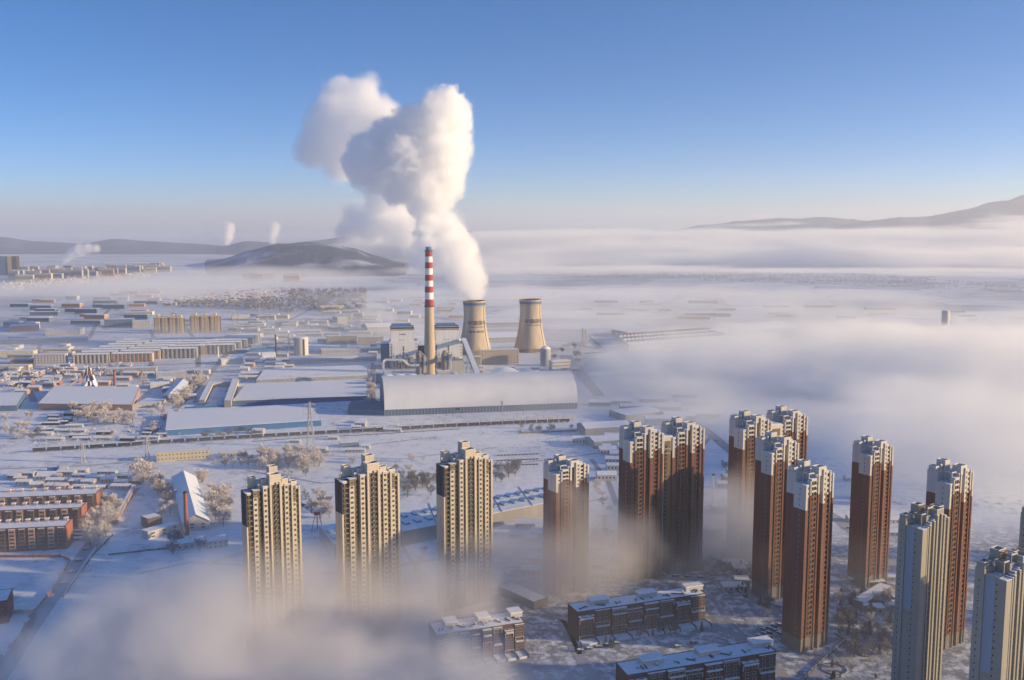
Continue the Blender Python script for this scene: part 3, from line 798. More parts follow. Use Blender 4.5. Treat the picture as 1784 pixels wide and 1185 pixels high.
def cooling_tower(px, py, label, tw):
    p = at(px, py); root = empty('cooling_tower', (p.x, p.y, 0)); tag(root, label, 'cooling tower', 'hyperbolic cooling towers')
    Hh, zt, rt = 101.0, 78.0, 21.0
    def rad(z): return rt * math.sqrt(1 + ((zt - z) / 62.0) ** 2 * (1.0 if z < zt else 0.9))
    b = MB(); prof = [(rad(7 + (Hh - 7) * i / 30), 7 + (Hh - 7) * i / 30) for i in range(31)]
    b.lathe(prof, 72, 'tower_concrete', cap=False)
    inner = [(r - 0.9, z) for r, z in prof][::-1]; n = len(b.v)
    b.lathe([(prof[-1][0], prof[-1][1] + 0.0), (prof[-1][0] + 0.5, Hh + 0.1), (prof[-1][0] + 0.5, Hh + 1.0), (prof[-1][0] - 0.9, Hh + 1.0), inner[0]], 72, 'tower_concrete', cap=False)
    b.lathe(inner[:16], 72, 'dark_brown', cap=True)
    b.build('shell', root, smooth=True)
    for z0, z1, m in ((93.5, 98.5, 'tower_blue'), (91.2, 92.3, 'beige_concrete'), (99.5, 100.6, 'chimney_concrete')):
        c = MB(); c.lathe([(rad(z0 + (z1 - z0) * i / 3) + 0.12, z0 + (z1 - z0) * i / 3) for i in range(4)], 72, m, cap=False); c.build('painted_band', root, smooth=True)
    c = MB(); k = 44; r0, r1 = rad(7), rad(0) + 1.2
    for i in range(k):
        a = 2 * math.pi * i / k; d = math.pi / k
        for s in (-d, d): c.beam((r1 * math.cos(a), r1 * math.sin(a), 0), (r0 * math.cos(a + s), r0 * math.sin(a + s), 7.2), 0.9, 'tower_concrete')
    c.build('leg_ring', root)
    c = MB(); c.lathe([(r1 + 5, 0), (r1 + 5, 1.6), (r1 + 4.4, 1.6), (r1 + 4.4, 0.4)], 60, 'grey_wall', cap=False); c.build('basin', root)
    wrap_text(root, '中国国电', 9.0, 57, tw, rad, sx=1.15)
    wrap_text(root, 'CHINA GUODIAN', 3.0, 51.5, tw, rad, sx=1.3)
    if px < 900: wrap_text(root, '国电 热电厂', 4.6, 42, tw, rad, sx=1.5)
    c = MB()
    for a in (R(58), R(150)):
        for z in range(8, 100, 3): 
            r = rad(z) + 0.4; c.box(r * math.sin(a) - 0.5, r * math.sin(a) + 0.5, -r * math.cos(a) - 0.4, -r * math.cos(a), z, z + 2.4, 'dark_metal')
    c.build('ladder', root)
cooling_tower(827, 615, 'left cooling tower, steam pouring from its rim', R(18))
cooling_tower(924, 611, 'right cooling tower with open dark rim and no steam', R(22))

def boiler_house(fl, fr, label, sign):
    root = bld('boiler_house', label, fl, fr, 42, 45, 'white_paint', cat='boiler house', group='power station boiler houses')
    W_ = root['wd']
    b = MB(); b.box(2.5, W_ - 6, 3, 34, 45.4, 69.5, 'white_paint'); b.build('upper_block', root)
    b = MB(); b.box(2.2, W_ - 5.7, 2.7, 34.3, 64.8, 66.0, 'olive'); b.box(2.2, W_ - 5.7, 2.7, 34.3, 66.0, 67.2, 'yellow_wall'); b.box(2.1, W_ - 5.6, 2.6, 34.4, 67.2, 70.2, 'dark_brown'); b.build('painted_band', root)
    b = MB(); b.quadbox([(4, 5), (W_ - 11, 5), (W_ - 11, 30), (4, 30)], 70.2, [74.5, 74.5, 74.5, 74.5], 'blue_metal'); b.box(2.2, W_ - 5.7, 2.7, 4.9, 70.3, 70.6, 'snow')
    for i in range(9): b.box(5 + i * 3.4, 5.5 + i * 3.4, 8, 9, 74.5, 78, 'steel')
    b.build('roof_plant', root)
    b = MB(); b.box(-0.3, W_ + 0.3, -0.25, 0, 13, 14.5, 'beige_concrete'); b.box(3.2, 4.8, -0.2, 0, 14.5, 40, 'pale_panel'); b.build('trim', root)
    wins = [(x, 0, z, 1.6, 2.0, 0) for z in (41, 35.5, 30, 25, 20) for x in (2.4, W_ - 2.4)] + [(W_ * 0.5, 0, z, 2.6, 2.6, 0) for z in (36, 33, 30, 26, 22, 18, 16)]
    wins += [(W_ * .35 + i * 4, 2.95, 47.5, 1.4, 1.4, 0) for i in range(3)]
    put_windows(root, wins, 'dark')
    if sign:
        me = text_mesh('中国国电', 3.0); me.materials.clear(); me.materials.append(M['ink'])
        o = bpy.data.objects.new('sign_lettering', me); col.objects.link(o); o.parent = root; o.location = (W_ * 0.47, 2.9, 56.5); o.rotation_euler = (R(90), 0, 0)
    b = MB()
    for k in range(4): b.box(4 + k * 10, 11 + k * 10, -22, -2, 12, 20, 'grey_wall', 'snow'); b.box(5 + k * 10, 10 + k * 10, -20, -4, 4, 12, 'dark_metal')
    for k in range(4):
        for x in (4.5, 10): 
            for y in (-21, -3): b.box(x + k * 10, x + 0.6 + k * 10, y, y + 0.6, 0, 12, 'steel')
    for k in range(3): b.lathe([(1.6, 20), (1.6, 25), (0.6, 27)], 12, 'steel', (8 + k * 11, -10))
    b.build('dust_filter', root)
    return root
b1 = boiler_house((679, 641), (728, 640), 'left boiler house with blue roof plant, dark blue annex on its left', True)
m_ = MB(); m_.box(-15, -0.2, 4, 38, 0, 42, 'blue_wall'); m_.box(-15, -0.2, 4, 38, 42.003, 42.4, 'snow'); m_.box(-12, -0.2, -2, 4, 0, 18, 'blue_wall'); m_.build('annex', b1)
b2 = boiler_house((757, 640), (806, 639), 'right boiler house with blue roof plant and the white conveyor at its corner', False)
bld('turbine_hall', 'long low turbine hall joining the two boiler houses behind the striped chimney', (728, 634), (757, 634), 60, 32, 'dark_brown', cat='hall', floors=2, cols=5)
bld('blue_roof_shed', 'blue topped equipment block in front of the right boiler house', (786, 652), (808, 651), 16, 22, 'grey_wall', roofm='blue_metal', cat='shed')
def tank(px, py, r, h, label, m='white_paint', cat='storage tank', group=None, name='storage_tank', dome=2.0, ribs=True, slit=False):
    p = at(px, py); root = empty(name, (p.x, p.y, 0)); tag(root, label, cat, group)
    b = MB(); b.lathe([(r, 0), (r, h)], 40, m); b.build('shell', root, smooth=False)
    b = MB(); b.lathe([(r + 0.15, h), (r + 0.15, h + 0.5), (r * 0.6, h + dome * 0.7), (0.3, h + dome)], 40, 'snow'); b.build('roof', root)
    if ribs:
        b = MB()
        for z in (h * .33, h * .66, h - 0.8): b.lathe([(r + 0.02, z), (r + 0.25, z), (r + 0.25, z + 0.35), (r + 0.02, z + 0.35)], 40, 'steel', cap=False)
        b.build('ring', root)
    if slit:
        a = R(35); b = MB(); b.box(r * math.sin(a) - 1, r * math.sin(a) + 1.4, -r * math.cos(a) - 1.6, -r * math.cos(a) + 1, 0, h - 2, 'plinth'); b.build('stair_shaft', root)
    return root
tank(676, 676, 8, 19, 'white storage tank leftmost of the three behind the domed coal hall', group='ash silos')
tank(696, 675.5, 8.5, 19, 'white storage tank in the middle of the three behind the domed coal hall', group='ash silos')
tank(717, 675, 8.5, 19, 'white storage tank nearest the chimney of the three behind the coal hall', group='ash silos')
tank(791, 668, 5, 16, 'small steel tank right of the chimney foot')
tank(525, 618, 13.5, 33, 'tall cream coloured round silo standing alone left of the power plant', 'white_wall', 'silo', name='silo', ribs=False, slit=True)
def scrubber(px, py, label):
    p = at(px, py); root = empty('flue_gas_scrubber', (p.x, p.y, 0)); tag(root, label, 'scrubber tower', 'scrubber towers beside the chimney')
    b = MB(); b.lathe([(5.5, 0), (5.5, 20), (4.5, 24), (4.5, 29), (5.6, 31), (5.6, 36), (3.2, 40), (3.2, 42)], 28, 'beige_concrete'); b.build('vessel', root)
    b = MB(); b.beam((0, 0, 40), (9, -3, 33), 4.2, 'steel'); b.beam((9, -3, 33), (9, -3, 6), 3.6, 'white_paint'); b.build('duct', root)
    b = MB()
    for z in (12, 19, 27, 34): b.lathe([(6.0, z), (7.0, z), (7.0, z + 0.3), (6.0, z + 0.3)], 24, 'steel', cap=False)
    for k in range(4):
        a = k * math.pi / 2 + .5; b.beam((6.8 * math.cos(a), 6.8 * math.sin(a), 0), (6.8 * math.cos(a), 6.8 * math.sin(a), 35), 0.4, 'steel')
    b.build('gantry', root)
scrubber(731, 656, 'scrubber tower with pale ducts left of the striped chimney')
scrubber(775, 655, 'scrubber tower with pale ducts right of the striped chimney')
def duct_bridge():
    p = at(668, 668); root = empty('duct_bridge', (p.x, p.y, 0)); tag(root, 'white cranked duct above the three storage tanks', 'duct')
    b = MB(); b.beam((0, 0, 22), (0, 0, 34), 3, 'white_paint'); b.beam((0, 0, 34), (4, 1, 37), 3, 'white_paint'); b.beam((4, 1, 37), (30, 2, 37), 3, 'white_paint'); b.beam((30, 2, 37), (40, 3, 28), 3, 'white_paint'); b.beam((40, 3, 28), (56, 4, 28), 3, 'white_paint')
    b.build('duct', root)
    b = MB()
    for x in (0, 15, 30, 50): b.box(x - .4, x + .4, 0, .8, 0, 30, 'steel')
    b.build('leg', root)
duct_bridge()
def conveyor():
    top = at(806, 639) + Vector((2, 4, 44)); bot = atY(832, 657, 1365)
    root = empty('inclined_conveyor', (bot.x, bot.y, 0)); tag(root, 'steep white conveyor gallery climbing from the coal hall to the right boiler house', 'conveyor')
    a = Vector((0, 0, bot.z)); c = top - Vector((bot.x, bot.y, 0)); d = (c - a).normalized(); s = Vector((1, 0, 0)); n = s.cross(d).normalized()
    n = n if n.z > 0 else -n
    b = MB()
    def sec(p): return [p - s * 4, p + s * 4, p + s * 4 + n * 6, p - s * 4 + n * 6]
    A, Bq = sec(a), sec(c)
    for i in range(4):
        j = (i + 1) % 4; b.face([A[i], A[j], Bq[j], Bq[i]], 'white_wall' if i != 2 else 'snow')
    b.face(A, 'white_wall'); b.face(Bq[::-1], 'white_wall'); b.build('gallery', root)
    b = MB(); L = (c - a).length
    for k in range(26):
        q = a + d * (L * (k + .5) / 26); b.beam(q + s * 4.1, q + s * 4.1 + n * 6, 0.5, 'steel'); b.beam(q - s * 4.1, q - s * 4.1 + n * 6, 0.5, 'steel')
    b.build('rib', root)
    for k in (0.3, 0.62):
        q = a + d * L * k; b = MB()
        for sx in (-3.4, 3.4): b.beam((q.x + sx, q.y, 0), (q.x + sx * .8, q.y, q.z), 0.9, 'steel')
        b.beam((q.x - 3.2, q.y, q.z * .3), (q.x + 3, q.y, q.z * .75), 0.6, 'steel'); b.build('leg', root)
conveyor()
bld('control_building', 'low white building with ducts behind the coal hall, right of the chimney', (762, 664), (787, 663), 12, 15, 'white_wall', cat='building', floors=2, cols=5)
bld('works_shed', 'small grey shed with snowy top just left of the storage tanks', (655, 668), (668, 668), 12, 15, 'blue_wall', cat='shed')
def dome_hall():
    A, Bq = at(670, 725), at(1006, 712); A.z = Bq.z = 0; e = Bq - A; L = e.length; th = math.atan2(e.y, e.x)
    OCC.append((A.x + L / 2, A.y + 46, L, 96, th)); root = empty('coal_hall', A, th); tag(root, 'huge long white arched coal hall in front of the power plant', 'coal hall')
    span, rise, n, m_ = 92.0, 36.0, 40, 48
    b = MB(); k = b.mi('dome_sheet')
    for j in range(m_ + 1):
        for i in range(n + 1):
            a = math.pi * i / n
            y = span / 2 - span / 2 * math.copysign(abs(math.cos(a)) ** 0.85, math.cos(a)); z = 8 + rise * math.sin(a) ** 0.9
            b.v.append((L * j / m_, y, z))
    for j in range(m_):
        for i in range(n):
            q = j * (n + 1) + i; b.f.append([q, q + n + 1, q + n + 2, q + 1][::-1]); b.m.append(k)
    b.build('arched_roof', root, smooth=True)
    w = MB()
    for x in (0, L):
        pts = [(x, span / 2 - span / 2 * math.copysign(abs(math.cos(math.pi * i / n)) ** 0.85, math.cos(math.pi * i / n)), 8 + rise * math.sin(math.pi * i / n) ** 0.9 - 0.05) for i in range(n + 1)]
        pts = pts if x else pts[::-1]
        w.face(pts, 'blue_wall')
    w.box(0.05, L - .05, 0.1, span - .1, 0, 8, 'blue_wall')
    w.build('wall', root)
    w = MB()
    for i in range(60): w.box(L * i / 60, L * i / 60 + 0.5, -0.35, 0.05, 0, 8.3, 'steel')
    w.build('buttress', root)
    w = MB(); w.box(L * .36, L * .38, -0.5, 0, 4.5, 7, 'dark_metal'); w.box(L * .6, L * .605, -0.4, 0.1, 0, 14, 'steel'); w.build('hatch', root)
dome_hall()
bld('low_shed', 'long low grey blue shed with arched top at the left end of the coal hall', (606, 722), (669, 723), 40, 7, 'blue_wall', 'arch', 7, roofm='blue_wall', cat='shed')
bld('office_block', 'cream six storey office block with many windows between the cooling towers', (838, 636), (904, 634), 16, 26, 'cream', cat='office block', floors=6, cols=13, side=3, wsz=(2.9, 2.4), wstyle='dark', group='power station offices')
bld('office_annex', 'narrow cream wing at the left end of the six storey office block', (826, 640), (838, 640), 14, 18, 'cream', cat='office wing', floors=4, cols=3)
bld('office_block', 'faded white block in fog below the right cooling tower', (962, 647), (994, 645), 14, 17, 'white_wall', cat='building', floors=3, cols=8, wsz=(3, 2.4), wstyle='dark')
tank(950, 637, 9, 30, 'grey domed tank at the right foot of the right cooling tower', 'grey_wall', 'tank', ribs=False, dome=5)
bld('warehouse', 'wide snowy roofed warehouse seen between the cooling towers, nearer one', (838, 598), (908, 596), 95, 11, 'grey_wall', 'gx', 6, cat='warehouse', group='warehouses behind the cooling towers')
bld('warehouse', 'wide snowy roofed warehouse seen between the cooling towers, farther one', (845, 571), (905, 570), 110, 12, 'grey_wall', 'gx', 6, cat='warehouse', group='warehouses behind the cooling towers')
def coal_heap(px, py, r, h, label):
    p = at(px, py); b = MB(); k = b.mi('snow'); rr = random.Random(px)
    prof = [(1.0, 0), (.8, .25), (.55, .6), (.3, .88), (.12, .98)]
    for q, z in prof:
        for i in range(20):
            a = 2 * math.pi * i / 20; f = r * q * (1 + rr.uniform(-.08, .08)); b.v.append((f * 1.7 * math.cos(a), f * math.sin(a), h * z))
    for j in range(4):
        for i in range(20): b.f.append([j * 20 + i, j * 20 + (i + 1) % 20, j * 20 + 20 + (i + 1) % 20, j * 20 + 20 + i]); b.m.append(k)
    b.f.append([80 + i for i in range(20)]); b.m.append(k)
    o = b.build('snowy_heap', smooth=True, loc=(p.x, p.y, 0)); tag(o, label, 'coal heap')
coal_heap(880, 656, 22, 16, 'snow covered heap behind the coal hall, below the office block')
coal_heap(918, 664, 18, 20, 'pointed snow covered heap just behind the coal hall roof')

# ---------------- near left: brick rows, gabled hall, kiln
def brick_row(fl, fr, back, label, H=17.5):
    root = bld('brick_apartment_row', label, fl, fr, back, H, 'brown_brick', zpx=H, cat='apartment row', group='brick apartment rows by the sports field', floors=6, cols=22, side=0, wsz=(1.7, 1.5))
    W_, dy = root['wd'], root['dy']
    b = MB(); b.box(W_ + 0.02, W_ + 0.25, 0.2, dy - .2, 0, H + 0.6, 'brick'); b.build('end_wall', root)  # end wall brighter than the front: its sunlight is put into the colour
    b = MB(); s = MB()
    n = 11
    def bay(x, m): q = MB(); q.box(x - 2.2, x + 2.2, -0.9, -0.02, 2, H - 0.6, m); [q.box(x - 1.6, x + 1.6, -1.0, -0.92, 3.2 + z * 2.8, 4.5 + z * 2.8, 'glass') for z in range(5)]; q.build('stair_bay', root)
    def vent(x): q = MB(); q.box(x - 1.3, x + 1.3, dy - 4.4, dy - 1.6, H, H + 2.4, 'brick_pale'); q.build('roof_vent', root)
    for k in range(n):
        x = W_ * (k + .5) / n
        bay(x, 'brick_pale' if k % 2 else 'brown_brick'); vent(x); s.box(x - 2.2, x + 2.2, -0.9, -0.02, H - .597, H - .3, 'snow')
        s.box(x - 1.5, x + 1.5, dy - 4.6, dy - 1.4, H + 2.403, H + 2.9, 'snow')
    s.build('roof_snow', root)

brick_row((-75, 871), (167, 861), ('r', (179, 850)), 'brown brick apartment row farthest from the sports field, longest of the three')
brick_row((-75, 893), (141, 885), ('r', (149, 876)), 'brown brick apartment row in the middle of the three')
brick_row((-75, 926), (114, 917), ('r', (124, 905)), 'brown brick apartment row nearest the sports field')
bld('brick_house_block', 'small brick block with a pale front above the brick rows at left edge', (-14, 862), (24, 852), 30, 9, 'brick_pale', zpx=9, cat='building', floors=3, cols=7)
bld('brick_building', 'corner of an orange brick building at the left edge below the sports field', (-30, 1052), (13, 1047), 20, 14, 'brick', zpx=14, cat='building', floors=4, cols=4)
g = bld('gabled_hall', 'long white gabled hall behind the red brick kiln chimney', (318, 926), (366, 923), ('r', (341, 843)), 7.5, 'white_wall', 'gy', 6, cat='hall', floors=2, cols=0)
put_windows(g, [(x, 0, z, 3.0, 1.5, 0) for z in (5.2, 2.6) for x in (g['wd'] * .35, g['wd'] * .75)], 'plain')
bld('side_wing', 'low snowy wing with a dark shed front left of the gabled hall', (258, 941), (314, 925), 9, 6, 'white_wall', cat='wing', floors=2, cols=3, wsz=(3, 1.4))
bld('side_wing', 'square open topped shed behind the low wing left of the gabled hall', (258, 922), (283, 916), 12, 8, 'brown_brick', cat='shed', parapet=True)
bld('low_building', 'flat snowy low building right in front of the brick kiln chimney', (297, 962), (361, 952), 12, 4.5, 'white_wall', cat='building', floors=1, cols=6)
bld('low_building', 'flat snowy low building with two chimneys ending the line below the gabled hall', (362, 958), (398, 953), 12, 6, 'white_wall', cat='building', floors=2, cols=4)
bld('long_shed', 'long narrow snowy shed slanting between the tree line and the snowfield', (197, 914), (204, 914), ('l', (231, 852)), 4, 'brick_pale', cat='shed')
def kiln(px, base, top, w0, label, name='brick_chimney', m='brick'):
    p = at(px, base); root = empty(name, (p.x, p.y, 0)); tag(root, label, 'brick chimney' if m == 'brick' else 'mast'); Y = p.y
    h = zat(top, Y, px); r = w0 * Y / FPX / 2
    b = MB(); b.lathe([(r, 0), (r * .82, h * .55), (r * .68, h - 1.2)], 24, m); b.build('shaft', root)
    b = MB(); b.lathe([(r * .7, h - 1.2), (r * .85, h - 1), (r * .85, h), (r * .5, h), (r * .5, h - .6)], 24, 'dark_brown'); b.build('rim', root)
kiln(325.5, 932, 857, 9, 'tall red brick chimney in front of the white gabled hall')
kiln(200.5, 678, 645, 5.5, 'small red brick chimney among snowy sheds below the pale apartment rows')
kiln(-4, 1, 1, 1, 'x') if False else None

# ---------------- middle distance left: yellow block, factories, apartment rows
bld('long_building', 'pale yellow two storey building with even windows beside the railway', (273, 805), (364, 799), 12, 9, 'yellow_wall', cat='building', floors=2, cols=14)
bld('long_building', 'low snowy building with small windows right of the yellow two storey building', (382, 797), (430, 794), 8, 4, 'white_wall', cat='building', floors=1, cols=8)
bld('flat_hall', 'wide flat snow roofed hall with a brick side wall below the small brick chimney', (66, 714), (231, 716), ('r', (244, 684)), 8, 'brick_pale', cat='hall')
bld('flat_hall', 'wide snowy hall cut by the left edge above the frosted trees', (-60, 718), (30, 716), ('r', (45, 692)), 7, 'blue_wall', cat='hall')
bld('flat_hall', 'lower snowy hall joining the brick sided hall to the right', (232, 712), (278, 708), ('r', (300, 696)), 5, 'grey_wall', cat='hall')
bld('long_shed', 'long snow roofed shed running beside the straight road, behind pink frosted trees', (283, 700), (305, 702), ('r', (331, 672)), 8, 'grey_wall', 'gy', 3, cat='shed')
bld('white_wing', 'sunlit white roofed wing forming the left arm of the yard by the straight road', (347, 706), (357, 706), ('r', (373, 672)), 7, 'cream', cat='wing')
bld('white_wing', 'sunlit white roofed wing forming the right arm of the yard by the straight road', (391, 710), (403, 710), ('r', (416, 670)), 9, 'cream', cat='wing')
bld('white_wing', 'short back wing closing the yard by the straight road', (370, 675), (404, 673), 12, 6, 'white_wall', cat='wing')
bld('walled_hall', 'vast flat snowy roof with a bright blue front wall left of the coal hall', (288, 760), (560, 742), ('r', (540, 712)), 7, 'blue_metal', cat='hall', parapet=False)
bld('walled_hall', 'long flat snowy roof edged by thin trees above the blue fronted hall', (405, 706), (640, 697), ('r', (640, 668)), 6, 'blue_wall', cat='hall', parapet=False)
bld('walled_hall', 'long flat snowy roof between the silo and the thin tree line', (447, 668), (640, 660), ('r', (640, 642)), 6, 'grey_wall', cat='hall', parapet=False, floors=1, cols=24)
bld('long_building', 'long snowy building with dark windows right of the round silo foot', (505, 634), (655, 629), 22, 7, 'white_wall', cat='building', floors=1, cols=26)
bld('long_building', 'second snowy strip building behind the one by the silo foot', (560, 617), (665, 613), 30, 7, 'grey_wall', cat='building', floors=1, cols=18)
bld('cream_block', 'long cream four storey block with uneven windows right of the silo, left half', (569, 600), (622, 599), 16, 17, 'cream', cat='building', floors=4, cols=13, wsz=(2.8, 2.2), wstyle='dark', group='cream blocks behind the silo')
bld('cream_block', 'long cream four storey block with dense windows right of the silo, right half', (624, 602), (668, 601), 16, 17, 'cream', cat='building', floors=4, cols=15, wsz=(1.8, 2.2), wstyle='dark', group='cream blocks behind the silo')
bld('white_house', 'white shed with arched snowy roof left of the silo by the striped mast', (457, 627), (481, 626), 20, 8, 'white_paint', 'gx', 4, cat='shed', floors=1, cols=4)
bld('long_shed', 'pale shed with bright end at the road left of the white arched shed', (386, 636), (424, 633), 18, 9, 'white_wall', 'gx', 2, cat='shed')
bld('long_shed', 'low blue roofed shed behind the arched white shed', (400, 617), (478, 612), 14, 5, 'blue_metal', cat='shed', roofm='blue_wall')
bld('office_block', 'four storey white block with dark windows left of the pale apartment rows', (59, 635), (114, 634), 16, 17, 'white_wall', cat='building', floors=4, cols=10, wsz=(2.6, 2.3), wstyle='dark')
bld('office_block', 'low cream building with a window row at the left edge', (-10, 647), (50, 646), 18, 9, 'cream', cat='building', floors=2, cols=12)
bld('factory', 'white walled factory with one row of windows left of the golden towers', (79, 585), (140, 584), 34, 14, 'white_wall', cat='factory', floors=2, cols=9)
bld('factory', 'brown factory hall with a dark gable end near the left edge', (18, 578), (68, 576), 40, 13, 'brick_pale', 'gx', 3, cat='factory')
bld('factory', 'dark blue factory hall behind the pale apartment rows', (182, 570), (231, 569), 34, 18, 'blue_wall', cat='factory')
bld('factory', 'grey factory hall with a window grid right of the dark blue one', (231, 572), (262, 571), 30, 17, 'grey_wall', cat='factory', floors=3, cols=6)
bld('long_hall', 'very long flat snowy hall along the left edge', (-60, 602), (150, 596), 30, 9, 'grey_wall', cat='hall')
bld('long_hall', 'long flat snowy hall in front of the long one at the left edge', (-40, 622), (58, 620), 26, 9, 'yellow_wall', cat='hall', floors=1, cols=14)
bld('wide_block', 'dark grey long block under the pale apartment rows', (183, 655), (272, 652), 20, 11, 'grey_wall', cat='building', floors=3, cols=16)
bld('long_shed', 'snowy shed with lit roof right of the dark grey long block', (262, 678), (296, 676), 22, 7, 'white_wall', 'gx', 2, cat='shed')
bld('long_shed', 'snowy flat shed above the lit roofed one', (272, 660), (326, 657), 24, 8, 'grey_wall', cat='shed')
bld('hangar', 'pale grey hangar with sloped roof on the right of the frosted woods', (640, 580), (690, 578), 60, 13, 'grey_wall', 'gx', 6, cat='hangar')
bld('cube_block', 'grey box shaped plant with snowy top beyond the cream blocks', (588, 564), (606, 563), 34, 16, 'grey_wall', cat='building')
bld('low_long_house', 'yellowish low house among the frosted woods', (557, 541), (600, 540), 30, 12, 'yellow_wall', cat='building', floors=2, cols=8)
bld('low_long_house', 'white house with window dots right of the golden towers', (404, 558), (436, 557), 26, 12, 'white_wall', cat='building', floors=2, cols=7)

def apartment_rows(x0, x1, y0, n, H, step, cols, kinds, labels, tops, group):
    A, Bq = at(x0, y0), at(x1, y0 - (x1 - x0) * 0.02)
    rootp = None
    for k in range(n):
        q = step * k
        pa = A + Vector((0, q, 0)); pb = Bq + Vector((0, q, 0))
        e = (pb - pa); th = math.atan2(e.y, e.x); W_ = e.length * (1 - 0.0 * k)
        if k == 0:
            rt = empty('apartment_row', pa, th)
            b = MB(); b.box(0, W_, 0, 12, 0, H, kinds[0])
            for i in range(cols // 2): b.box(W_ * (i + .2) / (cols // 2), W_ * (i + .62) / (cols // 2), -1.0, 0, 0.5, H - .5, kinds[1])
            b.build('wall', rt)
            r = MB(); r.face([(-.3, -1.3, H), (W_ + .3, -1.3, H), (W_ + .3, 6, H + 2.4), (-.3, 6, H + 2.4)], 'snow'); r.face([(W_ + .3, 13, H), (-.3, 13, H), (-.3, 6, H + 2.4), (W_ + .3, 6, H + 2.4)], 'snow'); r.build('roof', rt)
            wins = [(W_ * (i + .5) / cols, -1.0 if (i % 2 == 0) else -0.02, H - 1.8 - 2.9 * f, 1.6, 1.5, 0) for f in range(int(H / 2.9)) for i in range(cols)]
            put_windows(rt, wins[:cols * 2], 'dark'); win_block(rt, wins[cols * 2:], 'dark'); o = rt; NK[0] += 1
        else:
            o = rt.copy(); col.objects.link(o); o.location = pa
            for ch in kids(rt):
                if ch.name.startswith('window'): continue
                d = ch.copy(); col.objects.link(d); d.parent = o
        OCC.append((pa.x + W_ / 2, pa.y + 6, W_, 16, th)); tag(o, labels % ORD[k], 'apartment row', group)
    NK[0] += 1
ORD = ['nearest', 'second', 'third', 'fourth', 'fifth', 'sixth', 'farthest']
apartment_rows(126, 191, 634, 7, 16, 38, 18, ('beige_concrete', 'cream'), 'pale snow roofed apartment row, %s one in the left column of rows', 0, 'pale apartment rows in the left column')
apartment_rows(196, 266, 632, 7, 16, 38, 20, ('cream', 'brick_pale'), 'pale snow roofed apartment row, %s one in the column left of the street gap', 0, 'pale apartment rows in the second column')
apartment_rows(282, 343, 625, 5, 18, 42, 16, ('beige_concrete', 'grey_wall'), 'grey apartment row, %s one below the left golden towers', 0, 'apartment rows below the left golden towers')
apartment_rows(348, 410, 618, 5, 18, 42, 16, ('grey_wall', 'beige_concrete'), 'grey apartment row, %s one below the right golden towers', 0, 'apartment rows below the right golden towers')

def golden(x, w, base, top, label, units):
    A, Bq = at(x, base), at(x + w, base); e = Bq - A; root = empty('golden_tower_row', A, math.atan2(e.y, e.x) + R(4)); W_ = e.length
    tag(root, label, 'apartment tower', 'golden apartment towers at middle distance')
    H = zat(top, A.y, x); b = MB(); s = MB(); wins = []
    for k in range(units):
        u0 = W_ * k / units; u1 = W_ * (k + 1) / units; c = (u0 + u1) / 2; hh = H - (k % 2) * 1.5
        b.box(u0 + .8, u1 - .8, 0, 16, 0, hh - 5, 'gold_wall'); b.box(u0, u0 + .8, 2.5, 14, 0, hh - 6, 'dark_brown'); b.box(u1 - .8, u1, 2.5, 14, 0, hh - 6, 'dark_brown')
        b.box(u0 + 3, c - 1, -1.2, 0, 0, hh - 5.5, 'gold_wall'); b.box(c + 1, u1 - 3, -1.2, 0, 0, hh - 5.5, 'gold_wall')
        b.box(c - 4, c + 3, 4, 12, hh - 5, hh, 'gold_wall'); s.box(c - 4, c + 3, 4, 12, hh + .003, hh + .5, 'snow'); s.box(u0 + .8, u1 - .8, 0, 3.9, hh - 4.997, hh - 4.6, 'snow')
        for f in range(int((hh - 8) / 3)):
            for xx, yy in ((u0 + 2, 0), (u0 + 4.5, -1.2), (c, 0), (u1 - 4.5, -1.2), (u1 - 2, 0)): wins.append((xx, yy, hh - 7.5 - 3 * f, 1.7, 1.6, 0))
    b.build('wall', root); s.build('roof_snow', root); wins.sort(key=lambda q: -q[2]); put_windows(root, wins, 'dark', 60)
golden(268, 51, 581, 549, 'golden sunlit towers joined in a row, left group of four', 4)
golden(331, 51, 578, 547, 'golden sunlit towers joined in a row, right group of three', 3)

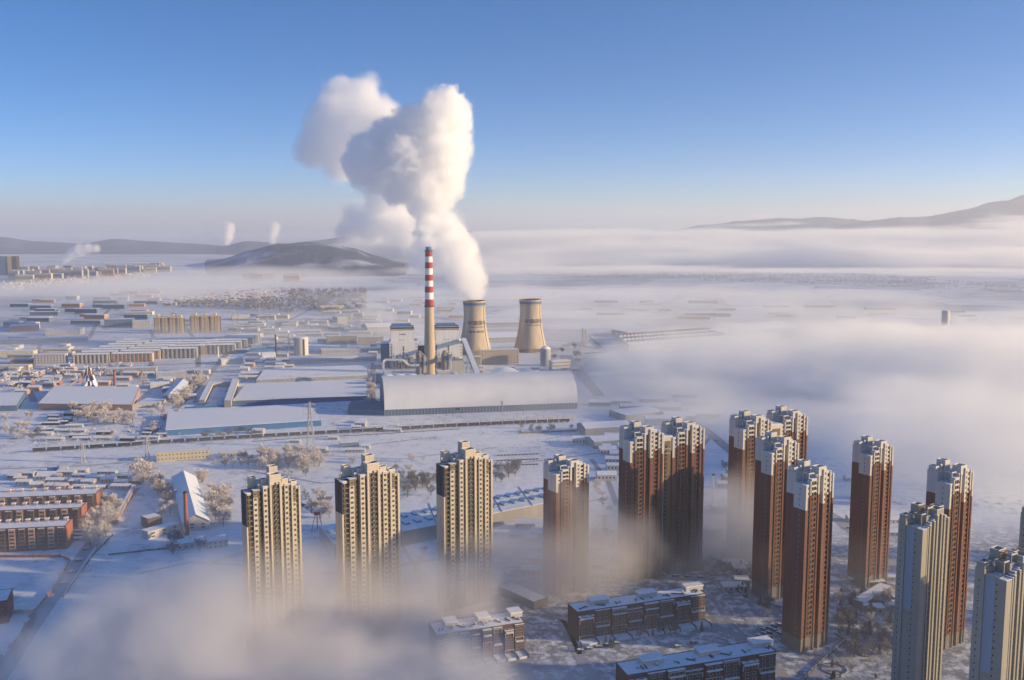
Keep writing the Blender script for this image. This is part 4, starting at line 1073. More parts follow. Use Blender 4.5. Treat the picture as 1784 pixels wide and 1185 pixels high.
# ---------------- brown apartment blocks and skylit warehouses between the towers
def brown_block(fl, fr, back, H, label, zpx, seed):
    root = bld('brown_apartment_block', label, fl, fr, back, H, 'brown_brick', zpx=zpx, cat='apartment block', group='brown apartment blocks at the foot of the towers')
    W_, dx, dy = root['wd'], root['dx'], root['dy']; rr = random.Random(seed)
    f = MB(); s = MB(); wins = []; h = MB(); cols = 8; cw = W_ / cols; fh = (H - 1) / 5
    for c in range(cols):
        x0 = c * cw; out = -1.6 if c % 2 == 0 else -0.5
        f.box(x0 + .5, x0 + cw - .7, out, -0.02, 0, H - (2.5 if c % 3 == 0 else 0.4), 'brown_brick' if c % 2 else 'maroon')
        s.box(x0 + .4, x0 + cw - .6, out - .3, -0.02, H - (2.5 if c % 3 == 0 else 0.4) + .003, H - (2.5 if c % 3 == 0 else 0.4) + .35, 'snow')
        for k in range(5):
            z = 1.6 + k * fh
            for xx in (x0 + cw * .3, x0 + cw * .7):
                wins.append((xx, out, z + .4, 1.9, 1.7, 0))
            if (c + k) % 3 == 0:
                for a0, a1, b0, b1 in ((x0 + .6, x0 + .95, z - .9, z + 1.7), (x0 + cw - 1.1, x0 + cw - .75, z - .9, z + 1.7), (x0 + .95, x0 + cw - 1.1, z + 1.4, z + 1.7)): f.box(a0, a1, out - .5, out, b0, b1, 'cream')
            if (c * 2 + k) % 4 == 0:
                f.box(x0 + .9, x0 + cw - 1, out - 1.2, out, z - 1.1, z - .9, 'cream'); s.box(x0 + .9, x0 + cw - 1, out - 1.2, out, z - .897, z - .6, 'snow')
        s.box(x0 + .3, x0 + cw - .8, -8.5, out - .4, 0.02, 1.2, 'snow'); h.box(x0 + cw - .8, x0 + cw - .4, -9, out - .4, 0, 1.9, 'brown_brick')
        if c % 3 == 1:
            for (q0, q1, zz) in ((.1, 1.2, 3.0),): hh = MB(); hh.box(x0 + cw * q0 + dx * .6, x0 + cw * q1 + dx * .6, dy * .45, dy * .85, H + .4, H + zz, 'white_wall'); hh.build('roof_housing', root); s.box(x0 + cw * q0 + dx * .6 - .2, x0 + cw * q1 + dx * .6 + .2, dy * .42, dy * .88, H + zz + .003, H + zz + .6, 'snow')
        h.beam((x0 + rr.uniform(1, cw), dy * .2, H + .8), (x0 + rr.uniform(1, cw), dy * .45, H + .8), 0.5, 'dark_metal')
        h.box(x0 + cw * .7, x0 + cw * .7 + 1.2, dy * .3, dy * .3 + 1.2, H + .4, H + 1.7, 'grey_wall'); s.box(x0 + cw * .7, x0 + cw * .7 + 1.2, dy * .3, dy * .3 + 1.2, H + 1.703, H + 2.0, 'snow')
    f.build('facade_bay', root); s.build('roof_snow', root); h.build('roof_fittings', root); put_windows(root, wins, 'plain', 80)
brown_block((1006, 1067.5), (1229, 1035), ('l', (989, 1053)), 17, 'brown brick apartment block standing clear between the lone slim tower and the front red towers', 17, 1)
brown_block((1093, 1178), (1352, 1136), ('l', (1073, 1156)), 17, 'brown apartment block nearest the bottom edge, left of the tallest front tower', 17, 2)
brown_block((760, 1108), (914, 1085), ('r', (897, 1065)), 17, 'brown apartment block half dissolved in fog, below the third cream tower', 17, 3)

def skylit(fl, fr, back, H, label, zpx, n):
    root = bld('skylit_warehouse', label, fl, fr, back, H, 'beige_concrete', zpx=zpx, cat='warehouse', group='warehouses behind the cream towers', parapet=False)
    W_, dx, dy = root['wd'], root['dx'], root['dy']
    for k in range(n):
        for t in (.3, .62):
            x = W_ * (k + .5) / n + dx * t; y = dy * t; b = MB(); w = 2.0; l = dy * .075
            b.box(-w, w, -l, l, 0, 0.9, 'blue_wall'); b.face([(-w, -l, .95), (0, -l, 2), (0, l, 2), (-w, l, .95)], 'snow'); b.face([(0, -l, 2), (w, -l, .95), (w, l, .95), (0, l, 2)], 'steel')
            b.face([(-w, -l, .9), (w, -l, .9), (0, -l, 2)], 'steel')
            b.build('skylight', root, loc=(x, y, H + .4))
    b = MB()
    for k in range(1, n // 3): b.beam((W_ * k * 3 / n, 0, H + .45), (W_ * k * 3 / n + dx, dy, H + .45), 0.5, 'dark_metal')
    b.build('roof_joint', root)
skylit((700, 927), (995, 868), ('l', (690, 888)), 11, 'snowy warehouse with paired skylights between the second and the lone slim tower', 11, 16)
skylit((582, 950), (672, 935), ('l', (556, 917)), 11, 'snowy hall with a slanting left wall behind the second cream tower', 11, 5)
bld('snowy_plinth', 'low snow covered podium at the foot of the third cream tower', (868, 1022), (930, 1050), 12, 5, 'plinth', zpx=5, cat='podium')
bld('snowy_plinth', 'low terrace with a snow roof at the foot of the lone sunlit red tower', (1508, 1052), (1556, 1022), 9, 4.5, 'plinth', zpx=4.5, cat='podium')
bld('garden_wall_court', 'flat garden court with dark kerbs in front of the tallest red tower', (1412, 1170), (1473, 1116), 0.5, 0.8, 'dark_metal', cat='garden wall', parapet=False)
bld('low_block', 'flat grey block in fog between the twin red towers', (1234, 948), (1272, 938), 20, 9, 'grey_wall', cat='building')

# ---------------- right: fogged factories and far tower
def long_factory():
    root = bld('long_factory', 'very long pale factory with rows of rooflights in the haze right of the power plant', (1096, 612), (1268, 598), ('l', (1072, 592)), 12, 'grey_wall', cat='factory', parapet=False)
    W_, dx, dy = root['wd'], root['dx'], root['dy']; b = MB()
    for k in range(26):
        for t in (.15, .45, .75):
            x = W_ * (k + .4) / 26 + dx * t; b.quadbox([(x, dy * t), (x + 6, dy * t), (x + 6 + dx * .18, dy * (t + .18)), (x + dx * .18, dy * (t + .18))], 12.4, 14.5, 'steel', 'blue_wall')
    b.build('rooflights', root)
long_factory()
bld('factory_hall', 'pale hall roof behind the long factory, lit along its edge', (1092, 588), (1214, 580), 60, 12, 'brick_pale', cat='factory', parapet=False)
bld('factory_hall', 'long dim hall in the fog right of the long factory', (1262, 588), (1370, 578), 80, 10, 'grey_wall', cat='factory', parapet=False)
bld('factory_hall', 'dark low works in the fog left of the far round tower', (1550, 588), (1640, 580), 60, 16, 'grey_wall', cat='factory', parapet=False)
bld('factory_hall', 'low works just right of the far round tower', (1650, 586), (1672, 585), 60, 18, 'brick_pale', cat='factory', parapet=False)
tank(1646, 581, 8.6, 52, 'far round grey tower rising from the fog beside a puff of steam', 'white_wall', 'tower', name='round_tower')
kiln(1704.5, 597, 575, 7, 'short dark stack in fog right of the far round tower', m='grey_wall')
for k in range(9):
    x = 1640 + k * 20
    bld('snowy_shed', 'snowy shed in the scattered row right of the far round tower', (x, 603 + (k % 3) * 2.5), (x + 14, 603 + (k % 3) * 2.5), 22, 6, 'grey_wall', 'gx', 3, cat='shed', group='sheds in the fog at right')
bld('factory_hall', 'pale stepped hall roofs behind the twin red tower, left part', (1020, 760), (1100, 755), 30, 9, 'grey_wall', 'gx', 4, cat='hall')
bld('factory_hall', 'pale hall roof in front of the stepped one behind the twin red tower', (1035, 782), (1085, 778), 26, 8, 'grey_wall', 'gx', 3, cat='hall')
bld('factory_hall', 'faint hall in the fog right of the coal hall', (1090, 735), (1160, 728), 40, 8, 'grey_wall', cat='hall')

# ------------------------------------------------------------------ freight train, fences, masts
def train():
    pts = [at(x, y) for x, y in [(56,788),(225,778),(256,775),(450,763),(654,752),(790,744),(900,739),(1010,735)]]
    L = [0]
    for a, b in zip(pts, pts[1:]): L.append(L[-1] + (b - a).length)
    def P(s):
        for i in range(len(pts) - 1):
            if s <= L[i + 1] or i == len(pts) - 2:
                t = (s - L[i]) / (L[i + 1] - L[i]); return pts[i].lerp(pts[i + 1], t), (pts[i + 1] - pts[i]).normalized()
    root = empty('freight_train', pts[0]); tag(root, 'long train of dark coal wagons standing along the snowy railway bank', 'train')
    b = MB(); b.box(-6.2, 6.2, -1.45, 1.45, 1.0, 4.3, 'wagon'); b.box(-6.0, 6.0, -1.25, 1.25, 4.303, 4.5, 'snow'); b.box(-6.6, -6.2, -.3, .3, .9, 1.3, 'dark_metal'); b.box(6.2, 6.6, -.3, .3, .9, 1.3, 'dark_metal')
    for x in (-4.6, -3, 3, 4.6):
        for y in (-1.1, .9): b.lathe([(0.01, 0), (.5, 0), (.5, .2)], 8, 'dark_metal', (x, y))
    b.box(-5.4, -2.2, -1.2, 1.2, .35, .98, 'dark_metal'); b.box(2.2, 5.4, -1.2, 1.2, .35, .98, 'dark_metal')
    for k in range(9): b.box(-6 + k * 1.5, -5.8 + k * 1.5, -1.55, -1.45, 1.0, 4.3, 'wagon')
    me = b.mesh('wagon'); n = int(L[-1] / 14.2)
    for k in range(min(n, 92)):
        p, d = P(7 + k * 14.2); o = bpy.data.objects.new('wagon', me); col.objects.link(o); o.parent = root
        o.location = (p.x - pts[0].x, p.y - pts[0].y, 0.5); o.rotation_euler = (0, 0, math.atan2(d.y, d.x))
train()
def fence(pts, h, m, label, name='fence', post=6.0, cat='fence', th=0.25, ztop=None):
    P = [at(*p) for p in pts]; root = empty(name, P[0]); tag(root, label, cat)
    b = MB(); q = MB()
    for i in range(len(P) - 1):
        a, c = P[i] - P[0], P[i + 1] - P[0]; d = (c - a); n = max(1, int(d.length / post))
        u = d.normalized(); w = Vector((-u.y, u.x, 0)) * th / 2
        b.quadbox([(a - w)[:2], (c - w)[:2], (c + w)[:2], (a + w)[:2]], 0.2, h, m, 'snow')
        for k in range(n + 1):
            s = a + d * k / n; q.box(s.x - .25, s.x + .25, s.y - .25, s.y + .25, 0, h + .3, m)
    b.build('panel', root); q.build('post', root)['kind'] = 'stuff'
fence([(-20,972),(105,971),(122,978),(118,985),(92,1030),(60,1068)], 2.2, 'brick', 'red fence round the snowy sports field')
fence([(60,1068),(12,1070)], 2.5, 'yellow_wall', 'pale wall closing the near side of the sports field')
fence([(196,934),(166,964),(150,985),(110,1042)], 1.6, 'dark_metal', 'dark fence along the right side of the diagonal road')
fence([(190,968),(260,960),(330,953)], 1.4, 'dark_metal', 'thin dark fence across the snow below the kiln yard')
fence([(360,985),(430,962)], 1.8, 'grey_wall', 'pale wall on posts running to the leftmost cream tower')
fence([(312,714),(300,752)], 1.5, 'orange_paint', 'short orange edged wall beside the straight road')
fence([(322,712),(470,706),(640,697)], 2.6, 'blue_metal', 'thin dark blue wall under the row of frosted saplings', post=12)
fence([(440,770),(520,764),(640,758),(800,748)], 0.9, 'dark_brown', 'low dark line of a fence below the coal wagons', post=20)
fence([(620,778),(760,762)], 0.7, 'dark_brown', 'faint rusty fence line on the snowfield behind the second cream tower', post=20)
fence([(905,756),(1000,752),(1075,748)], 2.2, 'plinth', 'grey wall along the snow right below the coal hall', post=15)
fence([(1067,655),(1115,652)], 2.5, 'dark_brown', 'dark hedge wall closing the snowy field right of the power plant', post=10)
fence([(1020,617),(1080,612)], 2.5, 'dark_brown', 'dark hedge wall at the far side of the same snowy field', post=10)
fence([(1385,1212),(1412,1172),(1473,1118),(1455,1106)], 1.5, 'dark_metal', 'dark kerb wall round the garden of the tallest red tower', post=5)
bld('blue_container', 'blue metal site hut on the snowfield below the coal wagons', (592, 780), (626, 778), 8, 5, 'blue_wall', cat='site hut', parapet=False)
bld('small_hut', 'small blue roofed hut among snowy sheds above the brick rows', (82, 824), (100, 823), 8, 5, 'blue_metal', cat='hut')
bld('small_hut', 'pair of white boxes beside the blue hut above the brick rows', (104, 824), (118, 823), 6, 5, 'white_wall', cat='hut')

def lattice(px, base, top, label, arms=3, m='steel', name='power_pylon', cat='pylon', group='power pylons', wide=None):
    p = at(px, base); h = zat(top, p.y, px); root = empty(name, p, R(25)); tag(root, label, cat, group)
    w = wide or h * .07; b = MB(); n = 7; prev = None
    for k in range(n + 1):
        t = k / n; z = h * t; r = w * (1 - t) ** 1.2 + .5; cs = [Vector((r * a, r * c, z)) for a, c in ((-1, -1), (1, -1), (1, 1), (-1, 1))]
        if prev:
            for i in range(4): b.beam(prev[i], cs[i], .55, m); b.beam(prev[i], cs[(i + 1) % 4], .3, m)
        prev = cs
    b.build('mast', root)
    for k in range(arms):
        z = h * (.72 + .11 * k); l = h * (.17 - .03 * k); c = MB()
        c.beam((-l, 0, z), (l, 0, z), .45, m); c.beam((-l, 0, z), (0, 0, z + 2.2), .3, m); c.beam((l, 0, z), (0, 0, z + 2.2), .3, m)
        for s in (-l, l): c.beam((s, 0, z), (s, 0, z - 1.8), .35, m)
        c.build('cross_arm', root)
for a in [(541,778,700,'tall pale pylon standing between the coal wagons and the grey trees'),(257,801,762,'pylon in front of the pale yellow building'),
          (145,806,772,'slender pylon on the snow bank left of the big frosted tree'),(844,713,690,'pylon standing against the face of the coal hall'),
          (1015,607,572,'pylon right of the cooling towers at the field lane'),(1073,656,607,'tallest pylon in the snowy field right of the power plant'),
          (1106,647,618,'pylon near the ditch, right of the tallest field pylon'),(1020,600,574,'second thin pylon beside the one at the field lane'),
          (408,576,540,'pylon just right of the golden towers'),(416,583,545,'taller pylon next to the one by the golden towers'),
          (452,580,536,'lone white pylon between golden towers and silo'),(466,578,552,'short pylon with a lamp right of the lone white one'),
          (504,612,580,'pylon just left of the round silo')]: lattice(*a)
kiln(481, 622, 583, 3.2, 'thin striped stack left of the round silo', name='striped_stack', m='dark_brown')
kiln(380, 622, 602, 2.5, 'thin pale stack beside the straight road', name='thin_stack', m='white_paint')
def lampmast(px, base, top, label):
    p = at(px, base); h = zat(top, p.y, px); root = empty('high_mast_light', p); tag(root, label, 'light mast')
    b = MB(); b.lathe([(.55, 0), (.25, h)], 10, 'steel'); b.build('pole', root)
    b = MB(); b.lathe([(.3, h - .3), (1.9, h), (1.9, h + .9), (.3, h + 1.2)], 12, 'dark_metal'); b.build('lamp_head', root)
lampmast(1242, 876, 828, 'tall light mast on the road right of the twin red tower')
lampmast(1290, 860, 838, 'thin light mast beside the road bend in the haze')
def headframe():
    p = at(156, 676); h = zat(640, p.y, 156); root = empty('spoil_hoist', p); tag(root, 'snow crusted cone of an old hoist with a slanting ramp among the left sheds', 'hoist')
    b = MB(); rr = random.Random(3); prof = [(13, 0), (11, 5), (8.5, 12), (6, 20), (4, 27), (2, h)]
    n = 18
    for q, z in prof:
        for i in range(n):
            a = 2 * math.pi * i / n; f = q * rr.uniform(.82, 1.15); b.v.append((f * math.cos(a), f * math.sin(a), z + rr.uniform(-.8, .8) * (z > 0)))
    for j in range(len(prof) - 1):
        for i in range(n): b.f.append([j * n + i, j * n + (i + 1) % n, j * n + n + (i + 1) % n, j * n + n + i]); b.m.append(b.mi('snow' if rr.random() < .4 else ('brick' if rr.random() < .5 else 'dark_brown')))
    b.f.append([n * (len(prof) - 1) + i for i in range(n)]); b.m.append(0); b.build('cone', root)
    b = MB(); b.beam((-5, -3, h * .6), (-32, -16, 1), 3, 'grey_wall'); b.build('ramp', root)
headframe()
def derrick():
    p = at(553, 925); root = empty('red_and_white_crane', p, R(-35)); tag(root, 'red and white lattice crane boom between the first and second cream towers', 'crane')
    b = MB()
    for k in range(8):
        a = Vector((0, -1, 12 + 1.2 * k)); m = 'red_paint' if k % 2 else 'white_paint'
        for s in (-.9, .9): b.beam((-2 - k * 2.4, s, 13 + k * .9), (-4.4 - k * 2.4, s, 13.9 + k * .9), .5, m); b.beam((-2 - k * 2.4, s, 15 + k * .7), (-4.4 - k * 2.4, s, 15.7 + k * .7), .5, m)
        b.beam((-2 - k * 2.4, -.9, 13 + k * .9), (-4.4 - k * 2.4, .9, 15.7 + k * .7), .35, m)
    b.build('boom', root)
    b = MB()
    for x, y in ((-2, -2), (2, -2), (2, 2), (-2, 2)): b.beam((x * 1.6, y * 1.6, 0), (x * .5, y * .5, 14), .5, 'red_paint')
    b.box(-1.6, 1.6, -1.6, 1.6, 13, 16, 'red_paint', 'snow'); b.build('mast', root)
derrick()

# ------------------------------------------------------------------ trees
def tree_meshes(seed, h, r, kind):
    rr = random.Random(seed); t = MB(); c = MB()
    tm = 'bark'; fm = {'frost': 'frost', 'dark': 'frost_dark', 'pine': 'needle'}[kind]
    if kind == 'pine':
        t.lathe([(.22, 0), (.1, h * .9)], 6, tm)
        n = 260
        for i in range(n):
            z = h * (0.1 + .88 * (i / n)); rad = r * (1 - (z / h)) ** .8 * rr.uniform(.5, 1.1); a = rr.uniform(0, 6.283); p = Vector((rad * math.cos(a), rad * math.sin(a), z - rad * .25)); s = rr.uniform(.35, .7)
            leaf(c, rr, p, s, fm)
        return t.mesh('trunk'), c.mesh('crown')
    t.lathe([(.028 * h, 0), (.02 * h, h * .35), (.012 * h, h * .6)], 7, tm)
    tips = []
    for i in range(9):
        a = i * 2.4 + rr.uniform(-.4, .4); z0 = h * rr.uniform(.08, .45); l = r * rr.uniform(.55, .95); e = Vector((l * math.cos(a), l * math.sin(a), min(h * .93, z0 + h * rr.uniform(.2, .42))))
        t.beam((0, 0, z0), e, .014 * h, tm, .004 * h); tips.append(e)
        for _ in range(2):
            q = e + Vector((rr.uniform(-1, 1) * r * .4, rr.uniform(-1, 1) * r * .4, rr.uniform(0, .2) * h)); t.beam(e * .7 + Vector((0, 0, z0 * .3)), q, .006 * h, tm, .002 * h); tips.append(q)
    tips += [Vector((0, 0, h * .85)), Vector((0, 0, h * .65)), Vector((r * .3, 0, h * .4)), Vector((-r * .3, r * .2, h * .35)), Vector((0, -r * .35, h * .3))]
    for q in tips:
        cr_ = r * rr.uniform(.24, .5)
        for _ in range(44 if kind == 'frost' else 26):
            d = Vector((rr.gauss(0, 1), rr.gauss(0, 1), rr.gauss(0, .9))).normalized() * cr_ * rr.uniform(.15, 1.05)
            p = q + d; out = (Vector((p.x, p.y, (p.z - h * .3) * .9 + .5)).normalized() + Vector((rr.gauss(0, .35), rr.gauss(0, .35), rr.gauss(.25, .3)))).normalized()
            sp = rr.uniform(.55, 1.25); side = out.cross(Vector((rr.gauss(0, 1), rr.gauss(0, 1), rr.gauss(0, 1)))).normalized() * rr.uniform(.07, .2)
            c.face([p - side * .4, p + out * sp * .5 + side, p + out * sp, p + out * sp * .5 - side], fm)
    return t.mesh('trunk'), c.mesh('crown')
def leaf(c, rr, p, s, m):
    u = Vector((rr.gauss(0, 1), rr.gauss(0, 1), rr.gauss(0, 1))).normalized(); v = u.cross(Vector((rr.gauss(0, 1), rr.gauss(0, 1), rr.gauss(0, 1)))).normalized()
    c.face([p + u * s, p + v * s * .8, p - u * s * .9, p - v * s * .7], m)
TM = {k: [tree_meshes(10 + i, 10, {'frost': 4.2, 'dark': 3.4, 'pine': 2.2}[k], k) for i in range(n)] for k, n in (('frost', 5), ('dark', 4), ('pine', 2))}
def inpoly(x, y, P):
    c = False
    for i in range(len(P)):
        (x1, y1), (x2, y2) = P[i], P[i - 1]
        if (y1 > y) != (y2 > y) and x < (x2 - x1) * (y - y1) / (y2 - y1) + x1: c = not c
    return c
def plant(p, kind, h, rr, label, group, name=None, wide=1.0):
    tm, cm = rr.choice(TM[kind]); s = h / 10
    root = bpy.data.objects.new(name or {'frost': 'frosted_tree', 'dark': 'bare_tree', 'pine': 'conifer_tree'}[kind], None); col.objects.link(root)
    root.location = (p.x, p.y, 0); root.rotation_euler = (0, 0, rr.uniform(0, 6.28)); sw = s * wide * rr.uniform(.85, 1.2); root.scale = (sw, sw, s)
    tag(root, label, 'tree', group)
    for nm, me in (('trunk', tm), ('crown', cm)):
        o = bpy.data.objects.new(nm, me); col.objects.link(o); o.parent = root
    return root
NT = [0]
def grove(poly, n, hmin, hmax, kind, label, seed, wide=1.0, avoid=None):
    rr = random.Random(seed); W_ = [at(x, y) for x, y in poly]; P = [(q.x, q.y) for q in W_]
    x0, x1 = min(q[0] for q in P), max(q[0] for q in P); y0, y1 = min(q[1] for q in P), max(q[1] for q in P); k = 0; tries = 0
    while k < n and tries < n * 60:
        tries += 1; x, y = rr.uniform(x0, x1), rr.uniform(y0, y1)
        if not inpoly(x, y, P): continue
        if any(abs(x - q[0]) < q[2] and abs(y - q[1]) < q[2] for q in TOWERXY): continue
        if taken(x, y, 1.5): continue
        plant(Vector((x, y, 0)), rr.choice(kind) if isinstance(kind, (list, tuple)) else kind, rr.uniform(hmin, hmax), rr, label, label, wide=wide); k += 1; NT[0] += 1
TOWERXY = []
for o in list(bpy.data.objects):
    if o.get('category') == 'tower block':
        th = o.rotation_euler.z; c = Vector((o.location.x + 13 * math.cos(th) - 8 * math.sin(th), o.location.y + 13 * math.sin(th) + 8 * math.cos(th), 0)); TOWERXY.append((c.x, c.y, 17))
plant(at(252, 838), 'frost', 22, random.Random(1), 'biggest frosted tree, pink white crown, left of the gabled hall', None, wide=1.05)
plant(at(243, 845), 'frost', 14, random.Random(2), 'smaller frosted tree touching the biggest one on its left', None)
plant(at(200, 888), 'frost', 12, random.Random(4), 'round frosted tree by the slanting long shed', None, wide=1.2)
plant(at(249, 672), 'frost', 17, random.Random(5), 'lone rounded frosted tree above the lit roofed shed', None)
grove([(193,880),(205,905),(165,965),(140,962),(160,905)], 22, 9, 13, 'frost', 'frosted tree in the row along the diagonal road beside the brick rows', 11)
grove([(262,838),(300,845),(306,912),(285,912),(270,880)], 20, 8, 13, ['frost','dark'], 'frosted tree in the thicket left of the gabled hall', 12)
grove([(345,830),(368,845),(405,880),(412,905),(378,925),(362,880)], 26, 8, 14, ['frost','frost','dark'], 'frosted tree in the thicket right of the gabled hall', 13)
grove([(285,940),(360,945),(350,975),(300,975)], 6, 8, 11, 'dark', 'grey bare tree in front of the kiln yard buildings', 14)
grove([(455,800),(555,792),(562,815),(500,822),(450,815)], 30, 10, 15, 'frost', 'grey frosted tree in the row behind the leftmost cream tower', 15)
grove([(372,790),(450,790),(450,815),(372,815)], 14, 5, 9, ['frost','dark'], 'small frosted tree right of the pale yellow building', 16)
grove([(528,862),(585,868),(580,905),(530,900)], 12, 8, 12, ['dark','frost'], 'frosted tree between the first and second cream towers', 17)
grove([(700,835),(765,838),(765,866),(700,868)], 18, 8, 13, 'dark', 'grey bare tree between the second and third cream towers', 18)
grove([(862,815),(905,818),(900,845),(862,842)], 12, 8, 13, 'dark', 'grey bare tree right of the third cream tower', 19)
grove([(110,702),(180,712),(240,738),(228,745),(135,742)], 34, 8, 14, 'frost', 'pale frosted tree in the wood below the brick sided hall', 20)
grove([(0,728),(60,725),(70,765),(0,775)], 14, 6, 11, ['frost','dark'], 'frosted tree near the left edge above the railway', 21)
grove([(345,658),(354,664),(318,712),(290,706)], 26, 10, 14, 'frost', 'pink frosted tree in the dense row along the straight road', 22)
grove([(245,735),(300,700),(310,708),(265,760)], 12, 6, 10, 'frost', 'frosted tree on the slope left of the straight road', 23)
grove([(350,752),(455,745),(455,762),(350,765)], 16, 5, 8, 'dark', 'small bare tree in front of the bright blue wall', 24)
grove([(1000,935),(1120,930),(1120,1005),(1000,1005)], 26, 4, 9, ['dark','dark','frost','pine'], 'small garden tree left of the twin red tower foot', 25)
grove([(1120,930),(1240,927),(1240,1008),(1120,1005)], 26, 4, 9, ['dark','dark','frost','pine'], 'small garden tree right of the twin red tower foot', 36)
grove([(1240,927),(1300,925),(1345,960),(1300,1010),(1240,1010)], 24, 4, 9, ['dark','dark','frost','pine'], 'small garden tree below the farthest twin red tower', 37)
grove([(1300,1010),(1345,960),(1420,1020),(1350,1100),(1270,1040)], 28, 4, 9, ['dark','dark','frost','pine'], 'small garden tree left of the tallest front red tower', 38)
grove([(1450,1090),(1560,1085),(1560,1140),(1480,1150)], 35, 4, 9, ['dark','dark','pine','frost'], 'small garden tree at the planter kerbs right of the tallest red tower', 39)
grove([(1460,1040),(1550,1030),(1560,1085),(1450,1090)], 35, 4, 9, ['dark','dark','pine','frost'], 'small garden tree between the tallest red tower and the grey unfinished tower', 26)
grove([(1010,1120),(1230,1085),(1230,1100),(1010,1140)], 14, 4, 7, ['dark','pine'], 'small tree in the lane between the two brown blocks', 27)
grove([(1420,1150),(1490,1165),(1540,1185),(1440,1190)], 9, 3, 6, ['pine','dark'], 'dark little tree round the garden circle at the bottom edge', 28)
grove([(420,800),(600,790),(760,800),(760,830),(600,840),(440,838)], 20, 4, 9, ['dark','frost'], 'scattered bare tree on the snowfield behind the cream towers', 33)
grove([(1000,850),(1070,840),(1075,930),(1035,960)], 12, 5, 9, ['dark','frost'], 'misty tree between the lone slim tower and the twin tower', 34)
grove([(620,960),(740,960),(740,1020),(640,1010)], 10, 5, 9, 'dark', 'misty tree between the second and third cream towers', 35)
grove([(55,1085),(80,1070),(20,1170),(-10,1180)], 10, 4, 8, 'dark', 'dark bare tree on the bank at the bottom left corner', 29)
grove([(640,668),(648,668),(652,712),(640,712)], 8, 10, 14, 'frost', 'yellowish frosted tree left of the coal hall', 30)
grove([(905,745),(960,742),(1000,748),(905,760)], 10, 5, 9, 'dark', 'bush like bare tree on the snow below the coal hall', 31)
grove([(950,630),(1000,600),(1030,640),(1000,665)], 14, 8, 13, 'dark', 'hazy bare tree right of the right cooling tower', 32)

def sapling_row(pts, n, h, label):
    P = [at(*p) for p in pts]; b = MB(); rr = random.Random(8); root = None; o0 = P[0]
    tot = sum((P[i + 1] - P[i]).length for i in range(len(P) - 1)); 
    for k in range(n):
        s = tot * k / (n - 1); i = 0
        while i < len(P) - 2 and s > (P[i + 1] - P[i]).length: s -= (P[i + 1] - P[i]).length; i += 1
        q = P[i] + (P[i + 1] - P[i]).normalized() * s - o0; hh = h * rr.uniform(.75, 1.15)
        for _ in range(7):
            b.beam((q.x, q.y, 0), (q.x + rr.uniform(-.8, .8), q.y + rr.uniform(-.8, .8), hh * rr.uniform(.7, 1)), .55, 'frost', .12)
    o = b.build('sapling_hedge', loc=o0); tag(o, label, kind='stuff'); o['category'] = 'hedge'
sapling_row([(640,752),(800,743),(1000,731)], 110, 8, 'long line of thin frosted saplings between the coal hall and the wagons')
sapling_row([(380,706),(520,700),(640,694)], 80, 9, 'long line of thin frosted saplings above the dark blue wall')
sapling_row([(480,664),(640,655)], 50, 9, 'line of thin frosted saplings below the round silo')

def woods(name, polys, n, hs, m, label, seed, leafs=26):
    """a far wood read as one mass: clumps of frosted twigs"""
    rr = random.Random(seed); b = MB()
    for poly in polys:
        W_ = [at(x, y) for x, y in poly]; P = [(q.x, q.y) for q in W_]
        x0, x1 = min(q[0] for q in P), max(q[0] for q in P); y0, y1 = min(q[1] for q in P), max(q[1] for q in P); k = 0; t = 0
        while k < n and t < n * 40:
            t += 1; x, y = rr.uniform(x0, x1), rr.uniform(y0, y1)
            if not inpoly(x, y, P): continue
            k += 1; h = rr.uniform(*hs); r = h * rr.uniform(.35, .6)
            for _ in range(leafs):
                d = Vector((rr.gauss(0, .45), rr.gauss(0, .45), rr.gauss(0, .35))); leaf(b, rr, Vector((x + d.x * r, y + d.y * r, max(.4, h * .55 + d.z * h * .5))), r * rr.uniform(.16, .34), m)
    o = b.build(name); tag(o, label, kind='stuff'); return o
woods('woods', [[(505,508),(640,506),(640,540),(560,548),(500,535)]], 500, (10, 17), 'frost_dark', 'far frosted woods beyond the silo', 41)
woods('woods', [[(300,528),(500,522),(520,548),(420,540),(300,536)]], 320, (10, 16), 'frost_dark', 'dark hedges and woods below the red roofed village', 42, 20)
woods('woods', [[(0,497),(260,478),(260,492),(0,512)]], 420, (14, 24), 'frost', 'pinkish woods along the foot of the far city', 43, 18)
woods('woods', [[(0,650),(120,645),(230,640),(230,655),(120,665),(0,690)]], 90, (8, 13), 'frost', 'frosted scrub between the sheds at the left edge', 44)
woods('woods', [[(900,470),(1500,478),(1784,500),(1784,510),(1300,492),(900,480)]], 5200, (5, 11), 'frost_dark', 'dark belt of low clumps standing in for shaded ground under far fog at right', 45, 7)  # added low dark clumps in place of far ground lying in shade
woods('woods', [[(640,760),(900,750),(980,765),(920,790),(700,785)]], 160, (1.0, 2.6), 'frost_dark', 'low dry scrub on the snowfield below the wagons', 46, 14)
woods('woods', [[(120,990),(330,975),(420,1010),(300,1060),(120,1080)]], 500, (.8, 1.9), 'frost_dark', 'low dry scrub on the near snowfield at left', 47, 14)
woods('woods', [[(60,752),(300,742),(330,760),(60,780)]], 220, (2, 4.5), 'frost', 'frosted weeds and bushes above the railway bank', 48, 14)
woods('woods', [[(1000,930),(1300,925),(1450,1050),(1300,1120),(1240,1010),(1000,1010)]], 1100, (.9, 2.6), 'frost_dark', 'low garden shrubs at the foot of the red towers', 49, 12)
woods('woods', [[(1450,1030),(1560,1020),(1560,1190),(1440,1150)]], 700, (.8, 2.2), 'frost_dark', 'low garden shrubs round the grey unfinished tower', 50, 12)

